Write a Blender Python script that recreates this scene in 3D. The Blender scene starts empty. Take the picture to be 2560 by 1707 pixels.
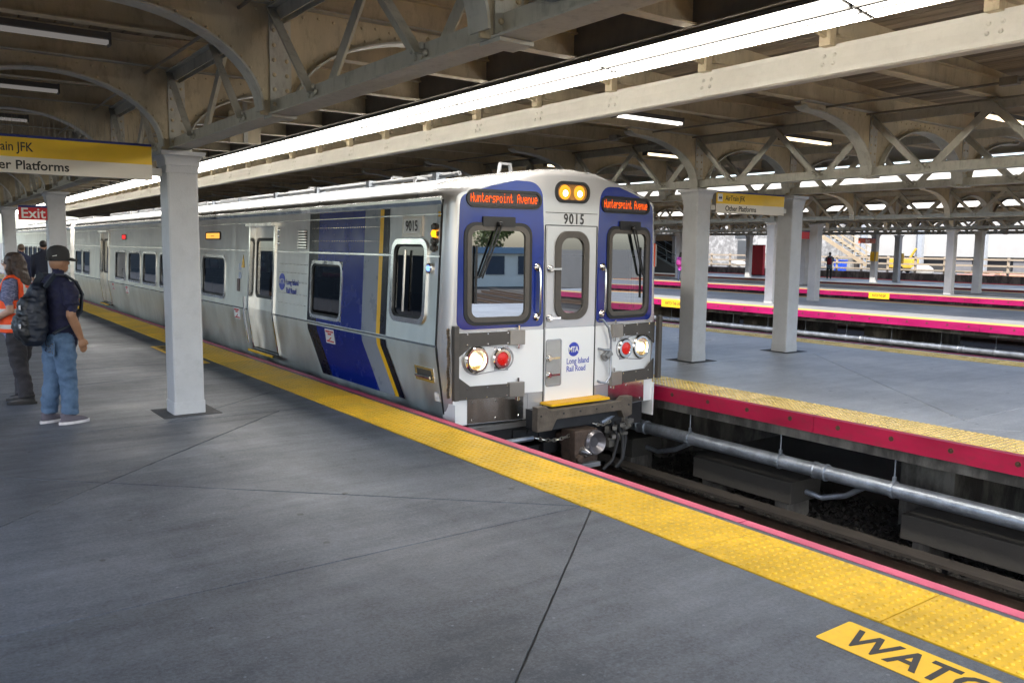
import bpy, bmesh, math, random
from mathutils import Vector, Matrix, Quaternion
random.seed(7)
pi = math.pi
SC = bpy.context.scene
COL = SC.collection

# ------------------------------------------------------------------ camera
cam_d = bpy.data.cameras.new('camera'); cam = bpy.data.objects.new('camera', cam_d); COL.objects.link(cam)
Rwc = Matrix(((0.81118795, -0.58467852, 0.01118705), (0.05653313, 0.09744642, 0.99363384), (-0.58204649, -0.80539135, 0.11210107)))
cam.matrix_world = Matrix.Translation((0, 0, 1.85)) @ Rwc.transposed().to_4x4()
cam_d.sensor_fit = 'HORIZONTAL'; cam_d.sensor_width = 36.0; cam_d.lens = 29.46
cam_d.clip_start = 0.05; cam_d.clip_end = 3000
SC.camera = cam

# ------------------------------------------------------------------ sky, sun, exposure
SUN_DIR = Vector((3.0, 2.6, -3.7)).normalized()          # the way the light travels
wd = bpy.data.worlds.new('World'); SC.world = wd; wd.use_nodes = True
nt = wd.node_tree; nt.nodes.clear()
sky = nt.nodes.new('ShaderNodeTexSky'); sky.sky_type = 'NISHITA'; sky.sun_disc = False
sky.sun_elevation = math.asin(-SUN_DIR.z); sky.sun_rotation = math.atan2(-SUN_DIR.x, -SUN_DIR.y)
sky.air_density = 1.0; sky.dust_density = 2.0; sky.ozone_density = 1.0
bg = nt.nodes.new('ShaderNodeBackground'); bg.inputs['Strength'].default_value = 0.15
wo = nt.nodes.new('ShaderNodeOutputWorld')
nt.links.new(sky.outputs[0], bg.inputs[0]); nt.links.new(bg.outputs[0], wo.inputs[0])
sl = bpy.data.lights.new('sun', 'SUN'); sl.energy = 2.3; sl.angle = math.radians(0.6); sl.color = (1.0, 0.93, 0.82)
so = bpy.data.objects.new('sun', sl); COL.objects.link(so); so.location = (-30, -30, 40)
so.rotation_euler = SUN_DIR.to_track_quat('-Z', 'Y').to_euler()
SC.view_settings.view_transform = 'Standard'; SC.view_settings.look = 'None'
SC.view_settings.exposure = 2.0; SC.view_settings.gamma = 1.0; SC.view_settings.use_curve_mapping = False
SC.render.engine = 'CYCLES'
SC.cycles.use_denoising = True
SC.cycles.max_bounces = 7; SC.cycles.diffuse_bounces = 4; SC.cycles.glossy_bounces = 4; SC.cycles.transparent_max_bounces = 8
SC.cycles.sample_clamp_indirect = 6.0
SC.cycles.caustics_reflective = False; SC.cycles.caustics_refractive = False

# ------------------------------------------------------------------ materials
MATS = {}
def M(name, col, rough=0.6, metal=0.0, var=0.12, scale=3.0, bump=0.0, bscale=60.0, stretch=(1, 1, 1), coat=0.0, emis=0.0, ecol=None, spec=0.5, col2=None, fac=(0.45, 0.62), dirt=0.0):
    if name in MATS: return MATS[name]
    m = bpy.data.materials.new(name); m.use_nodes = True; MATS[name] = m
    n = m.node_tree.nodes; L = m.node_tree.links
    b = n['Principled BSDF']
    b.inputs['Roughness'].default_value = rough; b.inputs['Metallic'].default_value = metal
    b.inputs['Specular IOR Level'].default_value = spec
    b.inputs['Coat Weight'].default_value = coat; b.inputs['Coat Roughness'].default_value = 0.05
    col = tuple(col)
    b.inputs['Base Color'].default_value = col + (1,)
    if emis:
        b.inputs['Emission Color'].default_value = tuple(ecol or col) + (1,); b.inputs['Emission Strength'].default_value = emis
    if var or bump or col2 or dirt:
        g = n.new('ShaderNodeNewGeometry'); mp = n.new('ShaderNodeMapping'); mp.inputs['Scale'].default_value = stretch
        L.new(g.outputs['Position'], mp.inputs['Vector'])
    if var or col2:
        t = n.new('ShaderNodeTexNoise'); t.inputs['Scale'].default_value = scale; t.inputs['Detail'].default_value = 6; t.inputs['Roughness'].default_value = 0.65
        L.new(mp.outputs[0], t.inputs['Vector'])
        r = n.new('ShaderNodeValToRGB')
        r.color_ramp.elements[0].position = fac[0] - (0.12 if not col2 else 0); r.color_ramp.elements[1].position = fac[1] + (0.1 if not col2 else 0)
        r.color_ramp.elements[0].color = tuple(c * (1 - var) for c in col) + (1,)
        r.color_ramp.elements[1].color = (tuple(col2) if col2 else tuple(min(1, c * (1 + var)) for c in col)) + (1,)
        L.new(t.outputs[0], r.inputs[0]); out = r.outputs[0]
        if dirt:
            t2 = n.new('ShaderNodeTexNoise'); t2.inputs['Scale'].default_value = scale * 5; t2.inputs['Detail'].default_value = 8; t2.inputs['Roughness'].default_value = 0.75
            L.new(mp.outputs[0], t2.inputs['Vector'])
            r2 = n.new('ShaderNodeValToRGB'); r2.color_ramp.elements[0].position = 0.5; r2.color_ramp.elements[1].position = 0.72
            r2.color_ramp.elements[0].color = (0, 0, 0, 1); r2.color_ramp.elements[1].color = (dirt,) * 3 + (1,)
            mx = n.new('ShaderNodeMixRGB'); mx.inputs[2].default_value = (0.06, 0.05, 0.04, 1)
            L.new(t2.outputs[0], r2.inputs[0]); L.new(r2.outputs[0], mx.inputs[0]); L.new(out, mx.inputs[1]); out = mx.outputs[0]
        L.new(out, b.inputs['Base Color'])
        rr = n.new('ShaderNodeMapRange'); rr.inputs[1].default_value = 0.3; rr.inputs[2].default_value = 0.7
        rr.inputs[3].default_value = max(0.02, rough - 0.08); rr.inputs[4].default_value = min(1, rough + 0.08)
        L.new(t.outputs[0], rr.inputs[0]); L.new(rr.outputs[0], b.inputs['Roughness'])
    if bump:
        t3 = n.new('ShaderNodeTexNoise'); t3.inputs['Scale'].default_value = bscale; t3.inputs['Detail'].default_value = 5
        L.new(mp.outputs[0], t3.inputs['Vector'])
        bp = n.new('ShaderNodeBump'); bp.inputs['Strength'].default_value = bump; bp.inputs['Distance'].default_value = 0.02
        L.new(t3.outputs[0], bp.inputs['Height']); L.new(bp.outputs[0], b.inputs['Normal'])
    return m
def E(name, col, s):
    if name in MATS: return MATS[name]
    m = bpy.data.materials.new(name); m.use_nodes = True; MATS[name] = m
    n = m.node_tree.nodes; n.clear(); e = n.new('ShaderNodeEmission'); o = n.new('ShaderNodeOutputMaterial')
    e.inputs[0].default_value = tuple(col) + (1,); e.inputs[1].default_value = s; m.node_tree.links.new(e.outputs[0], o.inputs[0])
    return m
def glass(name, tint, refl, rough=0.01):
    if name in MATS: return MATS[name]
    m = bpy.data.materials.new(name); m.use_nodes = True; MATS[name] = m
    n = m.node_tree.nodes; L = m.node_tree.links; n.clear()
    o = n.new('ShaderNodeOutputMaterial'); mix = n.new('ShaderNodeMixShader'); tr = n.new('ShaderNodeBsdfTransparent'); gl = n.new('ShaderNodeBsdfGlossy')
    tr.inputs[0].default_value = tuple(tint) + (1,); gl.inputs[0].default_value = (0.95, 0.97, 1, 1); gl.inputs[1].default_value = rough
    lw = n.new('ShaderNodeLayerWeight'); lw.inputs[0].default_value = 0.5       # facing term, the same from both sides of the pane
    pw_ = n.new('ShaderNodeMath'); pw_.operation = 'POWER'; pw_.inputs[1].default_value = 5.0; L.new(lw.outputs['Facing'], pw_.inputs[0])
    fr = n.new('ShaderNodeMath'); fr.operation = 'MULTIPLY_ADD'; fr.inputs[1].default_value = 0.8; fr.inputs[2].default_value = 0.04; L.new(pw_.outputs[0], fr.inputs[0])
    ad = n.new('ShaderNodeMath'); ad.operation = 'ADD'; ad.use_clamp = True; ad.inputs[1].default_value = refl
    L.new(fr.outputs[0], ad.inputs[0]); L.new(ad.outputs[0], mix.inputs[0]); L.new(tr.outputs[0], mix.inputs[1]); L.new(gl.outputs[0], mix.inputs[2]); L.new(mix.outputs[0], o.inputs[0])
    return m

def concrete_floor(name, c1, c2, rlo, rhi, streak=True):
    m = bpy.data.materials.new(name); m.use_nodes = True; MATS[name] = m
    n = m.node_tree.nodes; L = m.node_tree.links; b = n['Principled BSDF']
    g = n.new('ShaderNodeNewGeometry')
    def noise(sc, det, rough, st=(1, 1, 1), rot=0.0):
        mp = n.new('ShaderNodeMapping'); mp.inputs['Scale'].default_value = st; mp.inputs['Rotation'].default_value = (0, 0, rot)
        L.new(g.outputs['Position'], mp.inputs['Vector'])
        t = n.new('ShaderNodeTexNoise'); t.inputs['Scale'].default_value = sc; t.inputs['Detail'].default_value = det; t.inputs['Roughness'].default_value = rough
        L.new(mp.outputs[0], t.inputs['Vector']); return t.outputs[0]
    big = noise(0.55, 5, 0.6); st = noise(1.4, 6, 0.65, (0.6, 4.5, 1), 0.35); fine = noise(46, 6, 0.85); med = noise(10, 8, 0.8)
    st2 = noise(0.9, 6, 0.6, (5, 0.5, 1), 0.15)
    def mth(op, a, bb):
        x = n.new('ShaderNodeMath'); x.operation = op
        for i, v in enumerate((a, bb)):
            if isinstance(v, (int, float)): x.inputs[i].default_value = v
            else: L.new(v, x.inputs[i])
        return x.outputs[0]
    s = mth('ADD', mth('MULTIPLY', big, 0.32), mth('MULTIPLY', st, 0.08))
    s = mth('ADD', s, mth('MULTIPLY', st2, 0.07))
    s = mth('ADD', s, mth('MULTIPLY', med, 0.20)); s = mth('ADD', s, mth('MULTIPLY', fine, 0.48))
    r = n.new('ShaderNodeValToRGB'); r.color_ramp.elements[0].position = 0.50; r.color_ramp.elements[1].position = 0.71
    r.color_ramp.elements[0].color = tuple(c1) + (1,); r.color_ramp.elements[1].color = tuple(c2) + (1,)
    L.new(s, r.inputs[0])
    sp = noise(26, 2, 0.5); rs = n.new('ShaderNodeValToRGB'); rs.color_ramp.elements[0].position = 0.69; rs.color_ramp.elements[1].position = 0.75
    mx = n.new('ShaderNodeMixRGB'); mx.inputs[2].default_value = tuple(min(1, c * 1.35) for c in c2) + (1,)
    sc_ = n.new('ShaderNodeMath'); sc_.operation = 'MULTIPLY'; sc_.inputs[1].default_value = 0.4
    L.new(sp, rs.inputs[0]); L.new(rs.outputs[0], sc_.inputs[0]); L.new(sc_.outputs[0], mx.inputs[0]); L.new(r.outputs[0], mx.inputs[1])
    cur = mx.outputs[0]
    for (vs, rad, thr, colr, amt) in ((3.1, 0.075, 0.4, tuple(c * 0.45 for c in c1), 0.85), (1.3, 0.035, 0.5, tuple(c * 0.5 for c in c1), 0.8), (9.0, 0.07, 0.62, tuple(min(1, c * 1.5) for c in c2), 0.55)):
        vo = n.new('ShaderNodeTexVoronoi'); vo.inputs['Scale'].default_value = vs; L.new(g.outputs['Position'], vo.inputs['Vector'])
        wob_ = mth('ADD', vo.outputs['Distance'], mth('MULTIPLY', mth('SUBTRACT', fine, 0.5), 0.05))
        ins = mth('LESS_THAN', wob_, rad)
        sx_ = n.new('ShaderNodeSeparateColor'); L.new(vo.outputs['Color'], sx_.inputs[0])
        on = mth('MULTIPLY', mth('MULTIPLY', ins, mth('GREATER_THAN', sx_.outputs[0], thr)), amt)
        mm = n.new('ShaderNodeMixRGB'); mm.inputs[2].default_value = tuple(colr) + (1,); L.new(on, mm.inputs[0]); L.new(cur, mm.inputs[1]); cur = mm.outputs[0]
    L.new(cur, b.inputs['Base Color'])
    rr = n.new('ShaderNodeMapRange'); rr.inputs[1].default_value = 0.35; rr.inputs[2].default_value = 0.7; rr.inputs[3].default_value = rhi; rr.inputs[4].default_value = rlo
    L.new(mth('ADD', mth('MULTIPLY', big, 0.6), mth('MULTIPLY', st, 0.4)), rr.inputs[0]); L.new(rr.outputs[0], b.inputs['Roughness'])
    bp = n.new('ShaderNodeBump'); bp.inputs['Strength'].default_value = 0.6; bp.inputs['Distance'].default_value = 0.006
    L.new(mth('ADD', fine, mth('MULTIPLY', med, 0.6)), bp.inputs['Height']); L.new(bp.outputs[0], b.inputs['Normal'])
    return m

def stainless(name, col=(0.66, 0.66, 0.64), rough=0.24, wob=0.10, aniso=0.0):
    m = bpy.data.materials.new(name); m.use_nodes = True; MATS[name] = m
    n = m.node_tree.nodes; L = m.node_tree.links; b = n['Principled BSDF']
    b.inputs['Metallic'].default_value = 1.0; b.inputs['Anisotropic'].default_value = aniso
    tg = n.new('ShaderNodeCombineXYZ'); tg.inputs[2].default_value = 1.0; L.new(tg.outputs[0], b.inputs['Tangent'])
    g = n.new('ShaderNodeNewGeometry')
    def noise(sc, det, st):
        mp = n.new('ShaderNodeMapping'); mp.inputs['Scale'].default_value = st; L.new(g.outputs['Position'], mp.inputs['Vector'])
        t = n.new('ShaderNodeTexNoise'); t.inputs['Scale'].default_value = sc; t.inputs['Detail'].default_value = det; L.new(mp.outputs[0], t.inputs['Vector']); return t.outputs[0]
    grain = noise(90, 4, (1, 0.06, 1.5)); wv = noise(2.2, 2, (1, 1.0, 0.22)); dirt = noise(3, 6, (1, 1, 0.5))
    r = n.new('ShaderNodeMapRange'); r.inputs[1].default_value = 0.3; r.inputs[2].default_value = 0.7; r.inputs[3].default_value = rough - 0.06; r.inputs[4].default_value = rough + 0.1
    L.new(dirt, r.inputs[0]); L.new(r.outputs[0], b.inputs['Roughness'])
    cr = n.new('ShaderNodeValToRGB'); cr.color_ramp.elements[0].position = 0.3; cr.color_ramp.elements[1].position = 0.75
    cr.color_ramp.elements[0].color = tuple(c * 0.82 for c in col) + (1,); cr.color_ramp.elements[1].color = tuple(min(1, c * 1.08) for c in col) + (1,)
    L.new(dirt, cr.inputs[0]); L.new(cr.outputs[0], b.inputs['Base Color'])
    b1 = n.new('ShaderNodeBump'); b1.inputs['Strength'].default_value = wob; b1.inputs['Distance'].default_value = 0.15; L.new(wv, b1.inputs['Height'])
    b2 = n.new('ShaderNodeBump'); b2.inputs['Strength'].default_value = 0.08; b2.inputs['Distance'].default_value = 0.004; L.new(grain, b2.inputs['Height']); L.new(b1.outputs[0], b2.inputs['Normal'])
    L.new(b2.outputs[0], b.inputs['Normal'])
    return m

# ------------------------------------------------------------------ mesh helpers
class MB:
    def __init__(s): s.v = []; s.f = []; s.m = []
    def add(s, vs, fs, mi=0):
        o = len(s.v); s.v += [tuple(p) for p in vs]; s.f += [tuple(i + o for i in f) for f in fs]; s.m += [mi] * len(fs); return s
    def box(s, c, d, rot=None, mi=0):
        hx, hy, hz = d[0] / 2, d[1] / 2, d[2] / 2
        P = [Vector((x, y, z)) for x in (-hx, hx) for y in (-hy, hy) for z in (-hz, hz)]
        if rot is not None: P = [rot @ p for p in P]
        P = [p + Vector(c) for p in P]
        return s.add(P, [(0, 1, 3, 2), (4, 6, 7, 5), (0, 4, 5, 1), (2, 3, 7, 6), (0, 2, 6, 4), (1, 5, 7, 3)], mi)
    def bb(s, x0, x1, y0, y1, z0, z1, mi=0):
        return s.box(((x0 + x1) / 2, (y0 + y1) / 2, (z0 + z1) / 2), (abs(x1 - x0), abs(y1 - y0), abs(z1 - z0)), None, mi)
    def bar(s, a, b, w, h, up=(0, 0, 1), mi=0):
        a = Vector(a); b = Vector(b); d = b - a; y = d.normalized(); u = Vector(up); x = y.cross(u)
        if x.length < 1e-4: x = y.cross(Vector((1, 0, 0)))
        x.normalize(); z = x.cross(y)
        R = Matrix((x, y, z)).transposed()
        return s.box((a + b) / 2, (w, d.length, h), R, mi)
    def tube(s, pts, r, n=8, cap=True, mi=0):
        pts = [Vector(p) for p in pts]; rr = r if isinstance(r, (list, tuple)) else [r] * len(pts)
        vs = []; fs = []; px = None
        for i, p in enumerate(pts):
            t = (pts[min(i + 1, len(pts) - 1)] - pts[max(i - 1, 0)]).normalized()
            if px is None:
                px = t.cross(Vector((0, 0, 1)))
                if px.length < 1e-3: px = t.cross(Vector((1, 0, 0)))
            px = (px - t * px.dot(t)).normalized(); py = t.cross(px)
            for k in range(n):
                a = 2 * pi * k / n; vs.append(p + (px * math.cos(a) + py * math.sin(a)) * rr[i])
        for i in range(len(pts) - 1):
            for k in range(n):
                k2 = (k + 1) % n; fs.append((i * n + k, i * n + k2, (i + 1) * n + k2, (i + 1) * n + k))
        if cap: fs.append(tuple(range(n))[::-1]); fs.append(tuple((len(pts) - 1) * n + k for k in range(n)))
        return s.add(vs, fs, mi)
    def lathe(s, prof, n=16, o=(0, 0, 0), R=None, mi=0, cap=True):
        vs = []; fs = []
        for (r, z) in prof:
            for k in range(n):
                a = 2 * pi * k / n; p = Vector((r * math.cos(a), r * math.sin(a), z))
                if R is not None: p = R @ p
                vs.append(p + Vector(o))
        for i in range(len(prof) - 1):
            for k in range(n):
                k2 = (k + 1) % n; fs.append((i * n + k, i * n + k2, (i + 1) * n + k2, (i + 1) * n + k))
        if cap: fs.append(tuple(range(n))[::-1]); fs.append(tuple((len(prof) - 1) * n + k for k in range(n)))
        return s.add(vs, fs, mi)
    def prism(s, poly, fn, d0, d1, mi=0):
        """poly: 2D outline, fn(u, v, d) -> 3D point; extruded from d0 to d1"""
        n = len(poly); vs = [fn(u, v, d0) for u, v in poly] + [fn(u, v, d1) for u, v in poly]
        fs = [tuple(range(n))[::-1], tuple(range(n, 2 * n))] + [(i, (i + 1) % n, n + (i + 1) % n, n + i) for i in range(n)]
        return s.add(vs, fs, mi)
    def ring(s, outer, inner, fn, d0, d1, mi=0):
        """closed ring between two loops with the same count, extruded from d0 to d1"""
        n = len(outer)
        vs = [fn(u, v, d0) for u, v in outer] + [fn(u, v, d0) for u, v in inner] + [fn(u, v, d1) for u, v in outer] + [fn(u, v, d1) for u, v in inner]
        fs = []
        for i in range(n):
            j = (i + 1) % n
            fs += [(2 * n + i, 2 * n + j, 3 * n + j, 3 * n + i), (i, n + i, n + j, j), (i, j, 2 * n + j, 2 * n + i), (n + i, 3 * n + i, 3 * n + j, n + j)]
        return s.add(vs, fs, mi)
    def mesh(s, name, mats, smooth=False, bevel=0.0, recalc=True, angle=0.6):
        me = bpy.data.meshes.new(name); me.from_pydata(s.v, [], s.f)
        for m in (mats if isinstance(mats, (list, tuple)) else [mats]): me.materials.append(m)
        me.polygons.foreach_set('material_index', s.m)
        if bevel or recalc:
            bm = bmesh.new(); bm.from_mesh(me)
            if recalc: bmesh.ops.recalc_face_normals(bm, faces=bm.faces)
            if bevel:
                es = [e for e in bm.edges if len(e.link_faces) == 2 and e.calc_face_angle(0) > 0.5]
                bmesh.ops.bevel(bm, geom=es, offset=bevel, segments=2, affect='EDGES', profile=0.7, clamp_overlap=True)
            bm.to_mesh(me); bm.free()
        if smooth: me.shade_smooth() if angle is None else (me.polygons.foreach_set('use_smooth', [True] * len(me.polygons)), me.set_sharp_from_angle(angle=angle))
        me.update(); return me
    def build(s, name, mats, parent=None, loc=None, rot=None, **k):
        return OBJ(name, s.mesh(name, mats, **k), parent, loc, rot)
def OBJ(name, me, parent=None, loc=None, rot=None):
    o = bpy.data.objects.new(name, me); COL.objects.link(o)
    if parent is not None: o.parent = parent
    if loc is not None: o.location = loc
    if rot is not None: o.rotation_euler = rot
    return o
def EMPTY(name, loc=(0, 0, 0), rz=0.0, parent=None):
    o = bpy.data.objects.new(name, None); COL.objects.link(o); o.location = loc; o.rotation_euler = (0, 0, rz); o.empty_display_size = 0.2
    if parent is not None: o.parent = parent
    return o
def TAG(o, label=None, cat=None, group=None, kind=None):
    if label: o['label'] = label
    if cat: o['category'] = cat
    if group: o['group'] = group
    if kind: o['kind'] = kind
    return o
def COPY(root, loc=None, rz=None, parent=None):
    c = root.copy(); COL.objects.link(c); c.parent = parent
    if loc is not None: c.location = loc
    if rz is not None: c.rotation_euler = (0, 0, rz)
    for ch in list(root.children): COPY(ch, parent=c)
    return c
def rrect(x0, x1, y0, y1, r, n=6):
    P = []
    for cx, cy, a0 in ((x1 - r, y1 - r, 0), (x0 + r, y1 - r, pi / 2), (x0 + r, y0 + r, pi), (x1 - r, y0 + r, 1.5 * pi)):
        for k in range(n + 1):
            a = a0 + k * pi / 2 / n; P.append((cx + r * math.cos(a), cy + r * math.sin(a)))
    return P
def circ(cx, cy, r, n=24): return [(cx + r * math.cos(2 * pi * k / n), cy + r * math.sin(2 * pi * k / n)) for k in range(n)]
_txt = {}
def text_mesh(s, size, mat, align='LEFT', ext=0.002, bold=0.0, spacing=1.0, sx=1.0):
    cu = bpy.data.curves.new('t', 'FONT'); cu.body = s; cu.size = size; cu.extrude = ext; cu.align_x = align; cu.align_y = 'CENTER'; cu.offset = bold; cu.space_character = spacing; cu.resolution_u = 3
    o = bpy.data.objects.new('t', cu); COL.objects.link(o)
    dg = bpy.context.evaluated_depsgraph_get(); me = bpy.data.meshes.new_from_object(o.evaluated_get(dg))
    bpy.data.objects.remove(o); bpy.data.curves.remove(cu)
    me.materials.clear(); me.materials.append(mat)
    if sx != 1.0:
        for v in me.vertices: v.co.x *= sx
    return me
def interp(x, T):
    if x <= T[0][0]: return T[0][1]
    for (a, b), (c, d) in zip(T, T[1:]):
        if x <= c: return b + (d - b) * (x - a) / (c - a)
    return T[-1][1]

# palette
PAINT = M('canopy_paint', (0.50, 0.42, 0.285), 0.6, 0, 0.2, 2.2, 0.1, 120, stretch=(1, 1, .35), dirt=0.4)
PAINT2 = M('canopy_paint_daylit', (0.46, 0.45, 0.40), 0.55, 0, 0.15, 3.0, 0.08, 150, stretch=(1, 1, .4), dirt=0.38)  # canopy paint again, daylight mixed in as a greyer tone
PAINTD = M('edge_beam_dark', (0.17, 0.145, 0.115), 0.7, 0, 0.2, 2.5, dirt=0.3)  # darker tone on the near canopy's edge beam
CREAM = M('edge_beam_cream_paint', (0.60, 0.58, 0.53), 0.45, 0, 0.08, 2.0, dirt=0.1)
COLM = M('column_paint', (0.50, 0.51, 0.53), 0.45, 0, 0.09, 1.6, 0.12, 90, dirt=0.14)
WOOD = M('roof_board_wood', (0.32, 0.255, 0.185), 0.75, 0, 0.3, 2.0, 0.2, 90, stretch=(6, 0.5, 1))
YEL = M('tactile_yellow', (0.78, 0.48, 0.022), 0.36, 0, 0.2, 2.2, 0.05, 200, dirt=0.32)
YELB = M('tactile_yellow_sky_sheen', (0.80, 0.58, 0.17), 0.28, 0, 0.12, 2.2, 0.05, 200, dirt=0.15)  # tactile yellow again, sky sheen mixed in as a paler tone
YELF = M('tactile_yellow_far', (0.62, 0.40, 0.09), 0.5, 0, 0.1, 2.2)
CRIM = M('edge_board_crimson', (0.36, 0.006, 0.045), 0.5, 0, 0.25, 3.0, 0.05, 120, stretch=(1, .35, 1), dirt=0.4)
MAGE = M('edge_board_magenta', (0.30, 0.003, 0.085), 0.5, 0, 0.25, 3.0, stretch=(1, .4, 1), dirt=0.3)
CRIMT = M('edge_board_top_worn_lit', (0.56, 0.10, 0.17), 0.55, 0, 0.12, 3.0)  # top face paler for wear and for the light painted into it
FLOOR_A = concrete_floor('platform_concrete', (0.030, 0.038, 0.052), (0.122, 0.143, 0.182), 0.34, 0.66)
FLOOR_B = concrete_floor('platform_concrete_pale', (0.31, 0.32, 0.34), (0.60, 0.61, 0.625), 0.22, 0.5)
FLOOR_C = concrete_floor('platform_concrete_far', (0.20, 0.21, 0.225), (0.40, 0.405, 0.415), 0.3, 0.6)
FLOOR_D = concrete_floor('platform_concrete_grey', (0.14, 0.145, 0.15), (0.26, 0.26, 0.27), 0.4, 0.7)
CONC = M('stained_concrete', (0.10, 0.092, 0.08), 0.85, 0, 0.3, 2.5, 0.3, 40, col2=(0.21, 0.195, 0.17), stretch=(1, 1, .4), dirt=0.5)
CONC2 = M('trough_concrete', (0.065, 0.06, 0.052), 0.9, 0, 0.14, 2.0, 0.25, 50, dirt=0.2)
JOINT = M('joint_filler', (0.05, 0.052, 0.055), 0.9, 0, 0.2, 5)
STEEL = stainless('stainless_steel', (0.85, 0.85, 0.84), 0.34, 0.06, 0.93)
STEELP = stainless('polished_stainless', (0.74, 0.74, 0.73), 0.14, 0.12)
BLACK = M('black_rubber', (0.012, 0.012, 0.013), 0.55, 0, 0.2, 10)
DARK = M('dark_steel', (0.03, 0.03, 0.032), 0.55, 0.3, 0.3, 6)
GALV = M('galvanised_pipe', (0.40, 0.44, 0.50), 0.38, 0.7, 0.3, 5.0, 0.15, 60, dirt=0.35)
WHITE = M('white_paint', (0.8, 0.8, 0.78), 0.4, 0, 0.03, 3)
GLASS = glass('window_glass', (0.25, 0.28, 0.29), 0.03)
DGLASS = glass('window_glass_dark', (0.03, 0.035, 0.04), 0.0)
CGLASS = glass('windshield_glass', (0.34, 0.37, 0.37), 0.30)

def vary(m, lo, hi):          # every piece gets its own tone
    n = m.node_tree.nodes; Lk = m.node_tree.links; b = n['Principled BSDF']; src = b.inputs['Base Color'].links[0].from_socket
    oi = n.new('ShaderNodeObjectInfo'); mr = n.new('ShaderNodeMapRange'); mr.inputs[3].default_value = lo; mr.inputs[4].default_value = hi; Lk.new(oi.outputs['Random'], mr.inputs[0])
    mx = n.new('ShaderNodeMixRGB'); mx.blend_type = 'MULTIPLY'; mx.inputs[0].default_value = 1.0; Lk.new(src, mx.inputs[1]); Lk.new(mr.outputs[0], mx.inputs[2]); Lk.new(mx.outputs[0], b.inputs['Base Color'])
vary(YEL, 0.80, 1.08); vary(CRIM, 0.75, 1.1); vary(WOOD, 0.55, 1.3); vary(FLOOR_A, 0.88, 1.10); vary(FLOOR_B, 0.92, 1.06); vary(MAGE, 0.85, 1.1); vary(COLM, 0.93, 1.03)
# ================================================================== the setting
BALLAST = M('ballast', (0.028, 0.025, 0.023), 0.95, 0, 0.5, 9.0, 1.0, 26, col2=(0.085, 0.075, 0.065), fac=(0.45, 0.75))
g = MB().add([(-900, -900, -1.46), (1500, -900, -1.46), (1500, 1500, -1.46), (-900, 1500, -1.46)], [(0, 1, 2, 3)])
TAG(g.build('ground', M('dry_ground', (0.10, 0.095, 0.085), 0.95, 0, 0.3, 0.6, 0.3, 10)), kind='structure')
t = MB()
for (x0, x1) in ((4.2, 8.9), (15.2, 22.9), (29.3, 35.0), (41.3, 44.5)):
    t.add([(x0, -40, -1.44), (x1, -40, -1.44), (x1, 90, -1.44), (x0, 90, -1.44)], [(0, 1, 2, 3)])
TAG(t.build('track_bed', BALLAST), 'dark stained ballast in the track troughs between the platforms', kind='structure')
# loose ballast stones that the camera can see past the near platform edge
st = MB(); rnd = random.Random(3)
for i in range(5200):
    x = rnd.uniform(7.2, 10.2); y = rnd.uniform(1.5, 13); r = rnd.uniform(0.018, 0.045)
    P = [Vector((rnd.uniform(-1, 1), rnd.uniform(-1, 1), rnd.uniform(-.6, .8))).normalized() * r for _ in range(6)]
    c = Vector((x, y, -1.44 + r * 0.4)); q = [(r, 0, 0), (0, r, 0), (-r, 0, 0), (0, -r, 0), (0, 0, r * .8), (0, 0, -r * .6)]
    q = [c + Vector(a) + p * 0.35 for a, p in zip(q, P)]
    st.add(q, [(0, 1, 4), (1, 2, 4), (2, 3, 4), (3, 0, 4), (1, 0, 5), (2, 1, 5), (3, 2, 5), (0, 3, 5)])
TAG(st.build('ballast_stones', BALLAST), 'loose dark ballast stones under the opposite platform edge', 'ballast', kind='stuff')

Y0S, Y1S = -9.2, 63.0
def clip(poly, a, b, c, keep):          # half plane a*x + b*y <= c (keep=1) or >= c
    out = []; n = len(poly)
    for i in range(n):
        p, q = poly[i], poly[(i + 1) % n]
        dp = (a * p[0] + b * p[1] - c) * keep; dq = (a * q[0] + b * q[1] - c) * keep
        if dp <= 0: out.append(p)
        if (dp < 0 < dq) or (dq < 0 < dp):
            t = dp / (dp - dq); out.append((p[0] + (q[0] - p[0]) * t, p[1] + (q[1] - p[1]) * t))
    return out if len(out) > 2 else None
def area(P): return abs(sum(P[i][0] * P[(i + 1) % len(P)][1] - P[(i + 1) % len(P)][0] * P[i][1] for i in range(len(P)))) / 2
def shrink(P, d):
    s = sum(P[i][0] * P[(i + 1) % len(P)][1] - P[(i + 1) % len(P)][0] * P[i][1] for i in range(len(P)))
    if s < 0: P = P[::-1]
    out = P
    for i in range(len(P)):
        p, q = P[i], P[(i + 1) % len(P)]; L = math.hypot(q[0] - p[0], q[1] - p[1])
        if L < 1e-6: continue
        nx, ny = (q[1] - p[1]) / L, -(q[0] - p[0]) / L
        out = clip(out, nx, ny, nx * p[0] + ny * p[1] - d, 1) if out else None
    return out
def line_pts(p, q):
    a, b = q[1] - p[1], -(q[0] - p[0]); return a, b, a * p[0] + b * p[1]
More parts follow.
